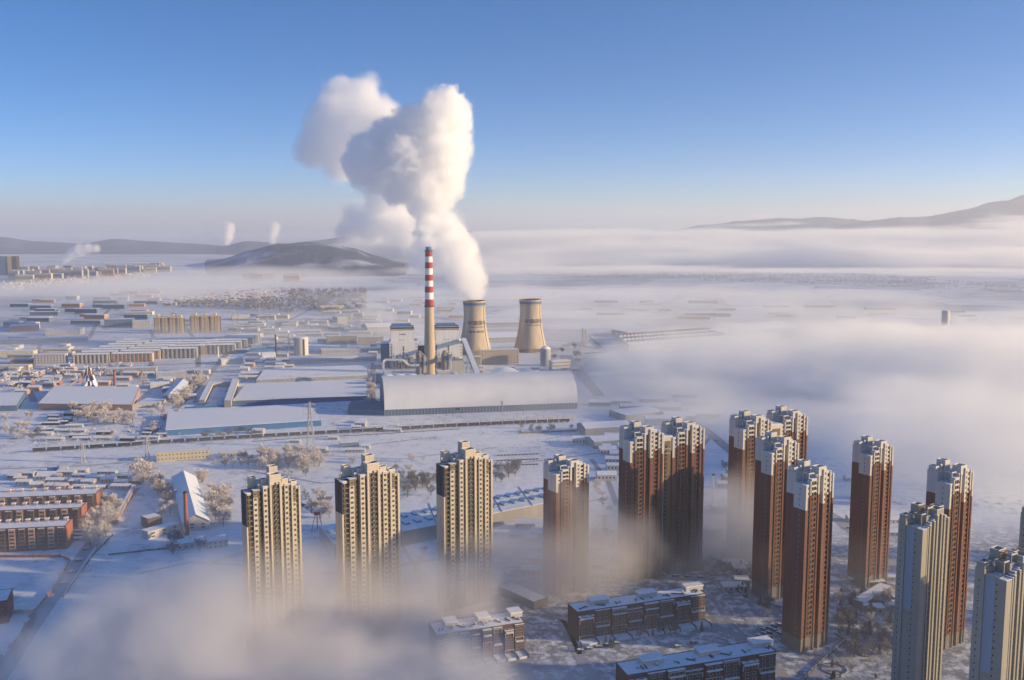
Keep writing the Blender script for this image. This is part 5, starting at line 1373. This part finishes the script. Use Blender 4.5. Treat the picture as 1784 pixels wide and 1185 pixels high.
# ------------------------------------------------------------------ small houses, village, far city
def scatter(poly, n, wr, dr, hr, mats_, label, group, name, cat, seed, gable=True, rot=0, snowroof='snow', parts=False, mind=0.0):
    rr = random.Random(seed); W_ = [at(x, y) for x, y in poly]; P = [(q.x, q.y) for q in W_]
    x0, x1 = min(q[0] for q in P), max(q[0] for q in P); y0, y1 = min(q[1] for q in P), max(q[1] for q in P); k = 0; t = 0; done = []
    protos = []
    for i in range(8):
        w_, d_, h_ = rr.uniform(*wr), rr.uniform(*dr), rr.uniform(*hr); m = rr.choice(mats_); b = MB(); b.box(0, w_, 0, d_, 0, h_, m)
        for q in range(int(w_ / 3.5)): b.box(1 + q * 3.5, 2.4 + q * 3.5, -.06, 0, h_ * .4, h_ * .75, 'glass')
        r = MB()
        if gable:
            z = h_ + d_ * .22
            r.face([(-.4, -.4, h_), (w_ + .4, -.4, h_), (w_ + .4, d_ / 2, z), (-.4, d_ / 2, z)], snowroof); r.face([(w_ + .4, d_ + .4, h_), (-.4, d_ + .4, h_), (-.4, d_ / 2, z), (w_ + .4, d_ / 2, z)], snowroof)
            b.face([(0, d_, h_), (0, 0, h_), (0, d_ / 2, z - .1)], m); b.face([(w_, 0, h_), (w_, d_, h_), (w_, d_ / 2, z - .1)], m)
        else: r.box(.3, w_ - .3, .3, d_ - .3, h_ + .003, h_ + .4, snowroof)
        protos.append((b.mesh('wall'), r.mesh('roof'), max(w_, d_)))
    while k < n and t < n * 80:
        t += 1; x, y = rr.uniform(x0, x1), rr.uniform(y0, y1)
        if not inpoly(x, y, P): continue
        if taken(x, y): continue
        wm, rm, sz = rr.choice(protos); mdist = sz * .9 + mind
        if any((x - a) ** 2 + (y - c) ** 2 < (mdist * .5 + s * .5) ** 2 for a, c, s in done): continue
        done.append((x, y, mdist)); k += 1
        root = bpy.data.objects.new(name, None); col.objects.link(root); root.location = (x, y, 0); root.rotation_euler = (0, 0, rot + rr.gauss(0, .06))
        tag(root, label, cat, group)
        for nm, me in (('wall', wm), ('roof', rm)):
            o = bpy.data.objects.new(nm, me); col.objects.link(o); o.parent = root
for i_, (xa, xb, where) in enumerate(((282, 322, 'above the left golden towers'), (322, 362, 'above the right golden towers'), (362, 402, 'just right of the golden towers'), (402, 442, 'in the middle right part'), (442, 482, 'in the dense right part'), (482, 520, 'at the right end'))):
    ya = lambda x: 522 - (x - 282) * 0.1 if x < 400 else 508 - (x - 400) * 0.05
    yb = lambda x: 534 - (x - 282) * 0.1 if x < 400 else 525 - (x - 440) * 0.1
    scatter([(xa, ya(xa)), (xb, ya(xb)), (xb, yb(xb)), (xa, yb(xa))], 36, (11, 20), (9, 12), (5, 8), ['brick_pale', 'cream', 'brick', 'white_wall'], 'snowy house of the far village, ' + where, 'houses of the far village', 'village_house', 'house', 151 + i_, mind=3)
scatter([(0,830),(60,828),(225,822),(225,845),(190,858),(20,852)], 26, (8, 18), (6, 9), (2.8, 4), ['brick_pale', 'grey_wall', 'dark_brown'], 'low snowy hut in the cluster above the brick rows', 'huts above the brick rows', 'snowy_hut', 'hut', 52)
scatter([(60,735),(125,715),(130,760),(240,750),(300,745),(290,765),(60,775)], 24, (8, 22), (5, 8), (2.6, 4), ['grey_wall', 'brick_pale', 'dark_brown'], 'low snowy hut between the frosted wood and the railway', 'huts above the railway', 'snowy_hut', 'hut', 53)
scatter([(0,530),(260,505),(260,560),(0,575)], 34, (25, 80), (16, 34), (7, 14), ['grey_wall', 'brick_pale', 'white_wall', 'blue_wall'], 'hazy factory building in the low fog left of the village', 'hazy factories at far left', 'factory_building', 'factory', 54, gable=False)
scatter([(420,548),(640,548),(660,575),(560,600),(430,600)], 26, (20, 60), (12, 26), (6, 12), ['grey_wall', 'white_wall', 'cream'], 'low snowy works building between the silo and the far woods', 'works buildings beyond the silo', 'works_building', 'building', 55, gable=False)
scatter([(410,625),(500,622),(500,660),(400,665)], 16, (10, 30), (8, 14), (3, 6), ['grey_wall', 'white_wall', 'brick_pale'], 'small snowy shed between the road and the silo', 'sheds by the silo', 'snowy_shed', 'shed', 56)
scatter([(0,655),(130,650),(130,690),(0,690)], 14, (12, 30), (8, 14), (3.5, 6), ['grey_wall', 'brick_pale', 'brick'], 'snowy shed at the left edge by the old hoist', 'sheds by the old hoist', 'snowy_shed', 'shed', 57)
scatter([(640,520),(800,520),(800,560),(700,565),(640,560)], 18, (25, 70), (14, 30), (6, 11), ['grey_wall', 'white_wall', 'cream'], 'hazy low building behind the boiler houses', 'hazy buildings behind the power plant', 'low_building', 'building', 58, gable=False)
scatter([(970,520),(1250,530),(1700,540),(1700,565),(1200,560),(970,555)], 22, (30, 90), (16, 30), (5, 10), ['grey_wall', 'brick_pale'], 'faint farm building on the fogged plain at right', 'faint buildings on the fogged plain', 'farm_building', 'building', 59, gable=False)
scatter([(1010,700),(1180,695),(1230,730),(1100,745)], 10, (20, 50), (12, 20), (4, 8), ['grey_wall', 'white_wall'], 'faint shed in the fog right of the coal hall', 'faint sheds right of the coal hall', 'foggy_shed', 'shed', 60)
scatter([(0,592),(120,588),(130,660),(0,665)], 16, (16, 50), (10, 20), (5, 9), ['grey_wall', 'white_wall', 'brick_pale', 'yellow_wall'], 'snow roofed works building near the left edge below the factories', 'works buildings near the left edge', 'works_building', 'building', 71, gable=False)
scatter([(110,655),(270,650),(345,650),(310,700),(240,690),(120,690)], 18, (10, 30), (8, 14), (3.5, 6.5), ['grey_wall', 'white_wall', 'brick_pale'], 'snow roofed shed around the small brick chimney', 'sheds around the small brick chimney', 'snowy_shed', 'shed', 72)
scatter([(400,600),(500,598),(500,622),(405,625)], 12, (18, 50), (10, 18), (4, 7), ['grey_wall', 'white_wall', 'cream'], 'snow roofed hall between the golden towers and the silo', 'halls between golden towers and silo', 'snowy_hall', 'hall', 73, gable=False)
scatter([(240,560),(420,556),(640,560),(640,596),(420,596)], 30, (20, 60), (12, 22), (5, 9), ['grey_wall', 'white_wall', 'cream', 'brick_pale'], 'low snowy hall around the golden towers', 'low halls around the golden towers', 'low_hall', 'hall', 74, gable=False)
scatter([(640,600),(680,600),(665,655),(645,655)], 8, (10, 24), (8, 14), (4, 9), ['grey_wall', 'white_wall', 'steel'], 'works shed at the left flank of the power plant', 'works sheds left of the power plant', 'works_shed', 'shed', 75)
scatter([(815,640),(1000,640),(1000,655),(830,658)], 14, (8, 22), (8, 12), (4, 8), ['grey_wall', 'white_wall', 'brick_pale'], 'small plant building between the coal hall and the office block', 'plant buildings behind the coal hall', 'plant_building', 'building', 76, gable=False)
scatter([(360,745),(640,735),(700,755),(600,800),(420,795)], 12, (8, 24), (6, 10), (3, 4.5), ['grey_wall', 'brick_pale', 'white_wall'], 'lonely snowy shed on the open ground around the railway', 'sheds around the railway', 'snowy_shed', 'shed', 77)
scatter([(980,770),(1080,765),(1090,800),(1040,840),(1040,790)], 12, (14, 40), (9, 14), (4, 6), ['grey_wall', 'white_wall'], 'snowy shed behind the lone slim tower', 'sheds behind the lone slim tower', 'snowy_shed', 'shed', 78)
scatter([(1230,820),(1270,800),(1280,900),(1240,930)], 5, (12, 30), (9, 14), (4, 7), ['grey_wall', 'plinth'], 'low grey building between the two twin towers', 'low buildings between the twin towers', 'low_building', 'building', 79, gable=False)
scatter([(1440,830),(1480,830),(1560,960),(1500,960)], 6, (12, 26), (8, 12), (3, 5), ['grey_wall', 'white_wall'], 'snowy hut beside the road right of the front red tower', 'huts beside the curving road', 'snowy_hut', 'hut', 80)
scatter([(1000,940),(1110,935),(1110,1010),(1000,1015)], 8, (8, 18), (7, 10), (3, 6), ['grey_wall', 'brown_brick', 'white_wall'], 'low snowy service building left of the twin red tower foot', 'low service buildings by the twin tower', 'service_building', 'building', 81, gable=False)
scatter([(1235,950),(1300,945),(1330,1010),(1250,1040)], 7, (8, 16), (7, 10), (3, 5), ['grey_wall', 'brown_brick', 'white_wall'], 'low snowy service building below the farthest twin red tower', 'low service buildings below the far twin tower', 'service_building', 'building', 82, gable=False)
scatter([(860,920),(960,905),(950,1000),(880,1020)], 7, (10, 22), (8, 12), (3, 5.5), ['grey_wall', 'brick_pale', 'white_wall'], 'low snowy shed between the third cream tower and the lone slim tower', 'sheds left of the lone slim tower', 'snowy_shed', 'shed', 83)
scatter([(1460,1000),(1550,990),(1560,1060),(1470,1080)], 6, (8, 16), (7, 9), (3, 5), ['grey_wall', 'brown_brick'], 'low snowy garden building behind the grey unfinished tower', 'garden buildings behind the grey tower', 'garden_building', 'building', 84, gable=False)
# far city: slabs and towers
scatter([(0,478),(280,466),(280,474),(0,494)], 60, (40, 90), (14, 20), (26, 44), ['brick_pale', 'cream', 'grey_wall', 'blue_wall'], 'apartment slab of the far city beyond the left fog', 'apartment slabs of the far city', 'apartment_slab', 'apartment slab', 61, gable=False)
scatter([(400,486),(560,486),(560,492),(400,492)], 6, (40, 80), (14, 20), (24, 34), ['brick_pale'], 'pink apartment slab in fog at the foot of the wooded hill', 'slabs below the wooded hill', 'apartment_slab', 'apartment slab', 62, gable=False)
for x, w_, lab, m in ((0, 9, 'dark far tower block at the left edge', 'blue_wall'), (14, 7, 'golden far tower block, middle one at the left edge', 'gold_wall'), (23, 7, 'two toned far tower block, right one at the left edge', 'dark_brown')):
    bld('far_tower_block', lab, (x, 480), (x + w_, 480), 30, 100, m, cat='tower block', group='far tower blocks at the left edge')

# ------------------------------------------------------------------ cars
def make_car():
    root = empty('parked_car', (0, 0, 0)); b = MB()
    b.quadbox([(-2.2, -.88), (2.2, -.88), (2.2, .88), (-2.2, .88)], .35, [.95, .85, .85, .95], 'car_dark')
    b.quadbox([(-1.7, -.8), (1.0, -.8), (1.0, .8), (-1.7, .8)], .93, 1.35, 'glass'); b.build('body', root)
    s = MB(); s.box(-1.5, .7, -.74, .74, 1.353, 1.65, 'snow'); s.box(.75, 2.15, -.8, .8, .97, 1.12, 'snow'); s.build('snow_cap', root)
    for x in (-1.4, 1.4):
        for y in (-.9, .72):
            w = MB(); n = 10
            for k in (0, 1):
                for i in range(n): a = 2 * math.pi * i / n; w.v.append((x + .34 * math.cos(a), y + k * .18, .34 + .34 * math.sin(a)))
            w.mats = ['dark_metal']
            for i in range(n): w.f.append([i, (i + 1) % n, n + (i + 1) % n, n + i]); w.m.append(0)
            w.f.append(list(range(n))); w.m.append(0); w.f.append([n + i for i in range(n)][::-1]); w.m.append(0)
            w.build('wheel', root)
    NK[0] += 1
    return root
car0 = make_car(); rr = random.Random(77); usedc = False
def put_cars(spots, label, group):
    global usedc
    for (px, py, rz) in spots:
        p = at(px, py)
        if not usedc: o = car0; usedc = True; o.location = p; o.rotation_euler = (0, 0, rz)
        else: o = copy_tree(car0, p, rz)
        tag(o, label, 'car', group)
put_cars([(1322 + i * 9 + rr.uniform(-1, 1), 1102 - i * 3 + j * 7.5 - (i % 2), R(120) + rr.uniform(-.1, .1)) for i in range(5) for j in range(3) if (i + j) % 5], 'snow capped car in the little car park between brown block and tallest red tower', 'cars parked by the tallest red tower')
put_cars([(128 + i * 6, 920 + j * 7, R(10) + rr.uniform(-.1, .1)) for i in range(3) for j in range(4)], 'snowy car parked at the end of the brick rows', 'cars parked by the brick rows')
put_cars([(868 + i * 6.2, 794 + j * 9 - i * .25, R(70)) for i in range(12) for j in range(3)], 'snow buried vehicle in the far lot right of the third cream tower', 'vehicles in the snowy lot')
put_cars([(1180, 1128, R(15)), (1209, 1121, R(15))], 'dark car in the lane between the two brown blocks', 'cars in the lane between the brown blocks')
put_cars([(1110 + i * 22, 1001 + i * 1.2, R(12)) for i in range(6)] + [(1372 + i * 5, 1082 + i * 13, R(105)) for i in range(4)], 'snowy car standing along the estate lane below the red towers', 'cars along the estate lane')
put_cars([(1248 + i * 28, 768 + i * 21, R(-32)) for i in range(5)] + [(1480 + i * 30, 921 + i * 24, R(-38)) for i in range(4)], 'car driving on the curving road past the red towers', 'cars on the curving road')
put_cars([(1010 + i * 16, 1135 - i * 3.2, R(14)) for i in range(5)], 'snowed in car in front of the clear brown block', 'cars in front of the clear brown block')
put_cars([(150 - i * 13, 958 + i * 20, R(52)) for i in range(4)], 'car on the diagonal snow road by the sports field', 'cars on the diagonal road')
put_cars([(340, 700, R(60)), (366, 668, R(60)), (388, 640, R(65))], 'car driving on the straight road left of the power plant', 'cars on the straight road')

# ------------------------------------------------------------------ garden paths, kerbs and courts between the towers
def ring(px, py, r, label, n=28):
    p = at(px, py); b = MB(); b.lathe([(r, 0), (r + .35, 0), (r + .35, .45), (r, .45)], n, 'plinth', cap=False); o = b.build('planter_kerb', loc=(p.x, p.y, 0)); tag(o, label, 'kerb')
ring(1452, 1166, 6.5, 'round planter kerb with dark trees at the bottom edge')
ring(1506, 1138, 4.5, 'smaller round planter kerb right of the tallest red tower')
ring(1362, 1050, 8, 'oval planter kerb at the foot of the darker twin red towers')
for pts, w_, m_ in (([(1250,1010),(1300,1040),(1340,1060),(1372,1090),(1392,1140)], 3.5, 'track'), ([(1460,1075),(1500,1100),(1530,1140),(1560,1160)], 3, 'track'),
    ([(1040,985),(1110,1000),(1180,1010),(1240,1005)], 4, 'road'), ([(980,1080),(1000,1130),(1040,1190)], 6, 'road'), ([(940,1060),(985,1085),(1010,1140)], 3, 'track'), ([(1240,1040),(1262,1075),(1300,1110)], 3, 'track'),
    ([(1480,1010),(1440,960),(1400,930)], 5, 'road'), ([(690,985),(760,975),(860,955),(960,935)], 6, 'road'), ([(560,1000),(640,992),(700,985)], 6, 'road'),
    ([(860,905),(960,885),(1060,868)], 3, 'track'), ([(640,905),(700,950),(730,1000)], 3, 'track'), ([(1030,800),(1060,840),(1075,880)], 5, 'track'), ([(1240,760),(1200,800),(1060,830),(900,850)], 5, 'track'),
    ([(430,820),(560,842),(700,832),(900,808),(1040,790)], 3.5, 'track'), ([(240,1000),(330,980),(430,985)], 3, 'track'), ([(0,905),(80,960)], 4, 'track'), ([(480,790),(700,800),(860,780)], 2.5, 'track')):
    strip('path', pts, w_, 0.085, m_, 'trodden path in the snow')

# ------------------------------------------------------------------ haze
def haze_box():
    me = bpy.data.meshes.new('haze'); bm = bmesh.new(); bmesh.ops.create_cube(bm, size=1)
    x0, x1, y0, y1, z0, z1 = -24000, 24000, -2500, 32000, -6, 760
    for v in bm.verts: v.co = Vector((x0 if v.co.x < 0 else x1, y0 if v.co.y < 0 else y1, z0 if v.co.z < 0 else z1))
    bm.to_mesh(me); bm.free()
    o = bpy.data.objects.new('haze', me); col.objects.link(o)
    m = vol_mat('haze_air', (0.92, 0.945, 1.0), 0.3)
    m.node_tree.nodes['Principled Volume'].inputs['Density'].default_value = HAZE_D
    me.materials.append(m); tag(o, 'thin even winter haze over the whole valley', kind='stuff')
HAZE_D = 7e-5
haze_box()

def pblob(px, py, rpx, Y, dY=0, sx=1, sy=1, sz=1, w=None):
    c = atY(px, py, Y + dY); r = rpx * (Y / FPX)
    return (c, (r * sx, r * sy, r * sz), r if w is None else w)
def gb(px, py, z, rx, ry, rz, w=1.0): return (at(px, py, z), (rx, ry, rz), w)
steam_m = vol_mat('steam', (0.9995, 0.9995, 0.9995), 0.0)
shaded_fog_m = vol_mat('shaded_fog', (0.93, 0.905, 0.89), 0.0)  # near fog lies in shade: that shade is put into its duller colour
soft_m = vol_mat('soft_steam', (0.98, 0.98, 0.98), 0.0)
Y1 = 1533
pl = [pblob(747,427,5,Y1),pblob(746,416,8,Y1),pblob(745,402,11,Y1),pblob(744,388,16,Y1),pblob(743,372,21,Y1),pblob(743,356,26,Y1),pblob(748,336,38,Y1),pblob(775,325,26,Y1),pblob(690,322,30,Y1),pblob(650,308,28,Y1,20),
 pblob(740,312,42,Y1),pblob(772,300,34,Y1),pblob(706,322,30,Y1),pblob(768,262,48,Y1),pblob(714,275,50,Y1),pblob(678,303,36,Y1),pblob(648,282,46,Y1,10),
 pblob(768,212,48,Y1),pblob(780,188,30,Y1),pblob(738,222,38,Y1),pblob(712,232,38,Y1,10),pblob(690,250,44,Y1,20)]
o = volume('steam_plume', pl, 2.5, 0.075, steam_m, [(62,1,20,3),(25,1,14,3),(10,1,7,3)], 4.0, smooth=6, billow=(0,1,2))
tag(o, 'tall white steam plume billowing up from the red and white striped chimney', 'steam plume')
pl = [pblob(655,215,58,Y1,90),pblob(608,205,60,Y1,110),pblob(570,238,58,Y1,130),pblob(598,276,48,Y1,120),pblob(550,262,40,Y1,130),pblob(628,165,38,Y1,110),pblob(645,148,20,Y1,110),pblob(598,165,38,Y1,110),pblob(532,266,24,Y1,140),pblob(690,232,40,Y1,60),pblob(640,295,34,Y1,80),pblob(676,206,30,Y1,80)]
o = volume('steam_cloud', pl, 3.6, 0.036, steam_m, [(85,1,30,4),(30,1,15,4),(12,1,6,3)], 12.0, smooth=10)
tag(o, 'soft older steam drifting left at the top of the chimney plume', 'steam cloud')
Y2 = 1870
pl = [pblob(827,526,17,Y2),pblob(824,510,22,Y2),pblob(818,492,28,Y2),pblob(808,468,34,Y2),pblob(792,440,38,Y2,10),pblob(776,420,38,Y2,20),pblob(752,440,36,Y2,40),
 pblob(760,400,38,Y2,40),pblob(735,455,24,Y2,40)]
o = volume('steam_plume', pl, 3.2, 0.05, steam_m, [(70,1,20,2),(28,1,13,2),(12,1,6,2)], 6.0, smooth=10, billow=(0,1,2))
tag(o, 'wide white steam plume pouring from the left cooling tower', 'steam plume')
pl = [pblob(722,405,44,Y2,240),pblob(685,385,46,Y2,300),pblob(650,390,46,Y2,330),pblob(625,375,38,Y2,350),pblob(780,385,34,Y2,140),pblob(700,352,36,Y2,300),pblob(606,398,28,Y2,350),pblob(735,440,26,Y2,180),pblob(665,348,38,Y2,280),pblob(700,335,36,Y2,240),pblob(790,400,28,Y2,120)]
o = volume('steam_cloud', pl, 5.0, 0.035, steam_m, [(110,1,34,4),(38,1,18,4)], 22.0, smooth=14)
tag(o, 'soft cream steam bank drifting left behind the striped chimney', 'steam cloud')
def puff(px, py, Y, blobs, dens, vx, label, amp=1.0, edge=None, m=None):
    r0 = Y / FPX; bl = [pblob(px + dx, py + dy, r, Y, 0) for dx, dy, r in blobs]
    o = volume('steam_puff', bl, vx, dens, m or soft_m, [(12 * r0 * amp, 1, 3.2 * r0 * amp, 3), (5 * r0 * amp, 1, 1.6 * r0 * amp, 2)], edge or 5 * r0, smooth=3 * r0)
    return tag(o, label, 'steam puff')
puff(108, 457, 4400, [(4,0,4),(8,-8,9),(18,-16,11),(32,-21,12),(46,-24,10),(60,-24,8)], 0.06, 7, 'bright puff of steam rising over the far city')
puff(368, 418, 8500, [(0,4,6),(2,0,8),(-8,-6,13),(-22,-10,13)], 0.008, 14, 'grey steam puff on the far horizon, left of the hill')
puff(395, 412, 8500, [(0,10,7),(2,0,11),(3,-14,12)], 0.05, 14, 'bright column of steam on the far horizon left of the hill')
puff(476, 415, 8200, [(0,6,7),(-2,-8,12),(2,-18,12)], 0.03, 14, 'faint column of steam rising behind the wooded hill')
puff(690, 560, 2500, [(0,0,5),(-12,-10,12),(-30,-16,16),(-50,-20,16)], 0.02, 9, 'soft smoke drifting over the hangar left of the boiler houses')
puff(560, 570, 2600, [(0,0,14),(-30,-4,18),(-50,-12,14)], 0.009, 9, 'thin smoke lying over the snow beyond the silo')
puff(45, 795, 930, [(0,0,16),(20,6,14),(-20,-16,14),(-16,-40,12),(50,12,10)], 0.012, 3, 'thin smoke rising over the railway bank at the left edge')
puff(1690, 588, 2300, [(0,0,14),(-12,-16,16),(-22,-26,14)], 0.03, 6, 'bright steam puff beside the far round tower')
puff(900, 490, 2300, [(0,0,26),(-30,-8,24),(36,6,18)], 0.003, 9, 'faint steam hanging behind the right cooling tower')
puff(880, 245, 2600, [(0,0,14),(-18,2,9),(14,-3,9)], 0.0006, 14, 'small faint grey wisp in the blue sky')
puff(805, 190, 1650, [(0,0,16),(14,-4,10)], 0.004, 6, 'thin wisp off the right edge of the chimney plume')

# fog banks
fog_m = vol_mat('fog', (0.9995, 0.994, 0.982), 0.1)
fogc_m = vol_mat('cold_fog', (0.95, 0.955, 0.975), 0.0)
near = [gb(400,1085,22,110,62,48),gb(600,1065,20,80,48,44),gb(210,1150,14,80,42,36),gb(690,1085,16,40,36,38),gb(480,1180,14,130,40,46),gb(760,1160,10,40,24,26),gb(960,1190,4,34,12,14)]
o = volume('fog_bank', near, 3.0, 0.036, shaded_fog_m, [(85,1.2,1.0,6),(22,1.4,0.45,5)], 0.4, zfall=(26,72)); tag(o, 'thick low fog over the near snowfield hiding the feet of the cream towers', kind='stuff')
veil = [gb(985,950,34,48,24,50),gb(880,985,26,60,26,34),gb(985,985,26,55,30,46),gb(1110,925,26,60,36,44),gb(1200,925,26,60,30,40),gb(1060,960,14,90,30,24)]
o = volume('fog_veil', veil, 4.0, 0.026, shaded_fog_m, [(55,1.2,0.9,6),(18,1.4,.3,4)], 0.6); tag(o, 'thin veil of fog round the lower half of the red towers', kind='stuff')
veil = [gb(1285,905,34,38,26,44),gb(1330,925,36,36,24,34),gb(1250,950,14,60,30,22)]
o = volume('fog_veil', veil, 4.5, 0.05, fog_m, [(36,1.2,0.5,5)], 0.9); tag(o, 'warm curl of fog wrapping the farthest twin red tower', kind='stuff')
mid = [gb(1330,640,40,200,100,60),gb(1400,625,46,220,120,66),gb(1330,645,30,240,140,50),gb(1450,610,28,400,170,50),gb(1250,700,14,150,80,36),gb(1500,640,34,480,210,60),gb(1780,660,28,450,330,74),gb(1230,650,26,180,120,44),gb(1780,770,24,240,150,64),gb(1640,600,14,480,130,36),gb(1400,740,10,260,110,30)]
o = volume('fog_bank', mid, 6.5, 0.012, fog_m, [(260,2.6,0.8,6),(60,2.5,0.4,5)], 0.45, zvox=4.5); tag(o, 'broad sunlit fog bank over the plain right of the towers', kind='stuff')
thin = [gb(1030,700,12,150,140,46),gb(1050,690,10,260,180,34),gb(1350,560,10,1500,560,34),gb(1100,520,10,1200,600,34)]
o = volume('ground_fog', thin, 14.0, 0.0026, fog_m, [(300,2,0.9,6),(90,2,.35,4)], 0.5, zvox=6); tag(o, 'thin ground fog over the right plain and the end of the coal hall', kind='stuff')
lefts = [gb(450,482,20,700,330,60),gb(330,497,16,800,260,44),gb(150,508,14,900,240,42),gb(-40,512,12,700,200,36),gb(250,522,8,380,180,34)]
o = volume('fog_bank', lefts, 30.0, 0.005, fog_m, [(500,2,0.5,5)], 0.8, zvox=10); tag(o, 'long low fog layer in front of the far city and the wooded hill', kind='stuff')
mist = [gb(700,1000,8,420,260,46),gb(1400,1000,8,300,200,46),gb(150,950,6,260,220,40),gb(700,800,4,520,220,30)]
o = volume('ground_mist', mist, 9.0, 0.0016, fog_m, [(90,1.5,0.6,4)], 0.8, zvox=5); tag(o, 'very thin ground mist between the towers and over the near snow', kind='stuff')
town = [gb(250,600,6,520,330,44),gb(560,590,6,420,300,44),gb(520,650,4,300,160,30)]
o = volume('town_mist', town, 14.0, 0.0016, fog_m, [(180,2.0,0.8,5)], 0.7, zvox=6); tag(o, 'thin mist and chimney smoke lying over the town and factories', kind='stuff')
def far_layer(y_px_list, Y, depth, ztop_px, dens, label, xr, zb=0, m=None):
    bl = []
    for px in range(xr[0], xr[1], 160):
        t = (px - xr[0]) / (xr[1] - xr[0]); c = atY(px, 450, Y); zt = atY(px, ztop_px(px), Y).z
        bl.append((Vector((c.x, Y, zb)), (1400 * Y / 7000, depth, (zt - zb) * 1.15), 1.0))
    o = volume('fog_bank', bl, 55.0, dens, m or fog_m, [(2000,13.0,0.95,6),(600,8.0,0.35,4)], 0.45, zvox=9); return tag(o, label, kind='stuff')
far_layer(None, 8200, 2300, lambda x: 414 - (x - 860) * 0.022, 0.006, 'high stratus of fog along the foot of the mountains', (880, 2150), m=fog_m)
far_layer(None, 5300, 500, lambda x: 464 + (x - 900) * 0.008, 0.004, 'lower bright fog layer in front of the stratus', (880, 2150), m=fog_m)

# ------------------------------------------------------------------ labels of repeats that a place in their group tells apart
def finish_labels():
    words = ['first', 'second', 'third', 'fourth', 'fifth', 'sixth', 'seventh', 'eighth', 'ninth', 'tenth', 'eleventh', 'twelfth', 'thirteenth', 'fourteenth', 'fifteenth', 'sixteenth',
             'seventeenth', 'eighteenth', 'nineteenth', 'twentieth', 'twenty-first', 'twenty-second', 'twenty-third', 'twenty-fourth', 'twenty-fifth', 'twenty-sixth']
    by = {}
    for o in bpy.data.objects:
        if not o.parent and o.get('category') and o.get('label'): by.setdefault(o['label'], []).append(o)
    for lab, os_ in by.items():
        if 2 <= len(os_) <= 36:
            os_.sort(key=lambda o: o.location.x / max(1.0, o.location.y))
            n = len(os_); short = ' '.join(lab.split()[:12])
            for i, o in enumerate(os_):
                w = words[i] + ' from left' if i < (n + 1) // 2 else words[n - 1 - i] + ' from right'
                o['label'] = w + ': ' + short
finish_labels()
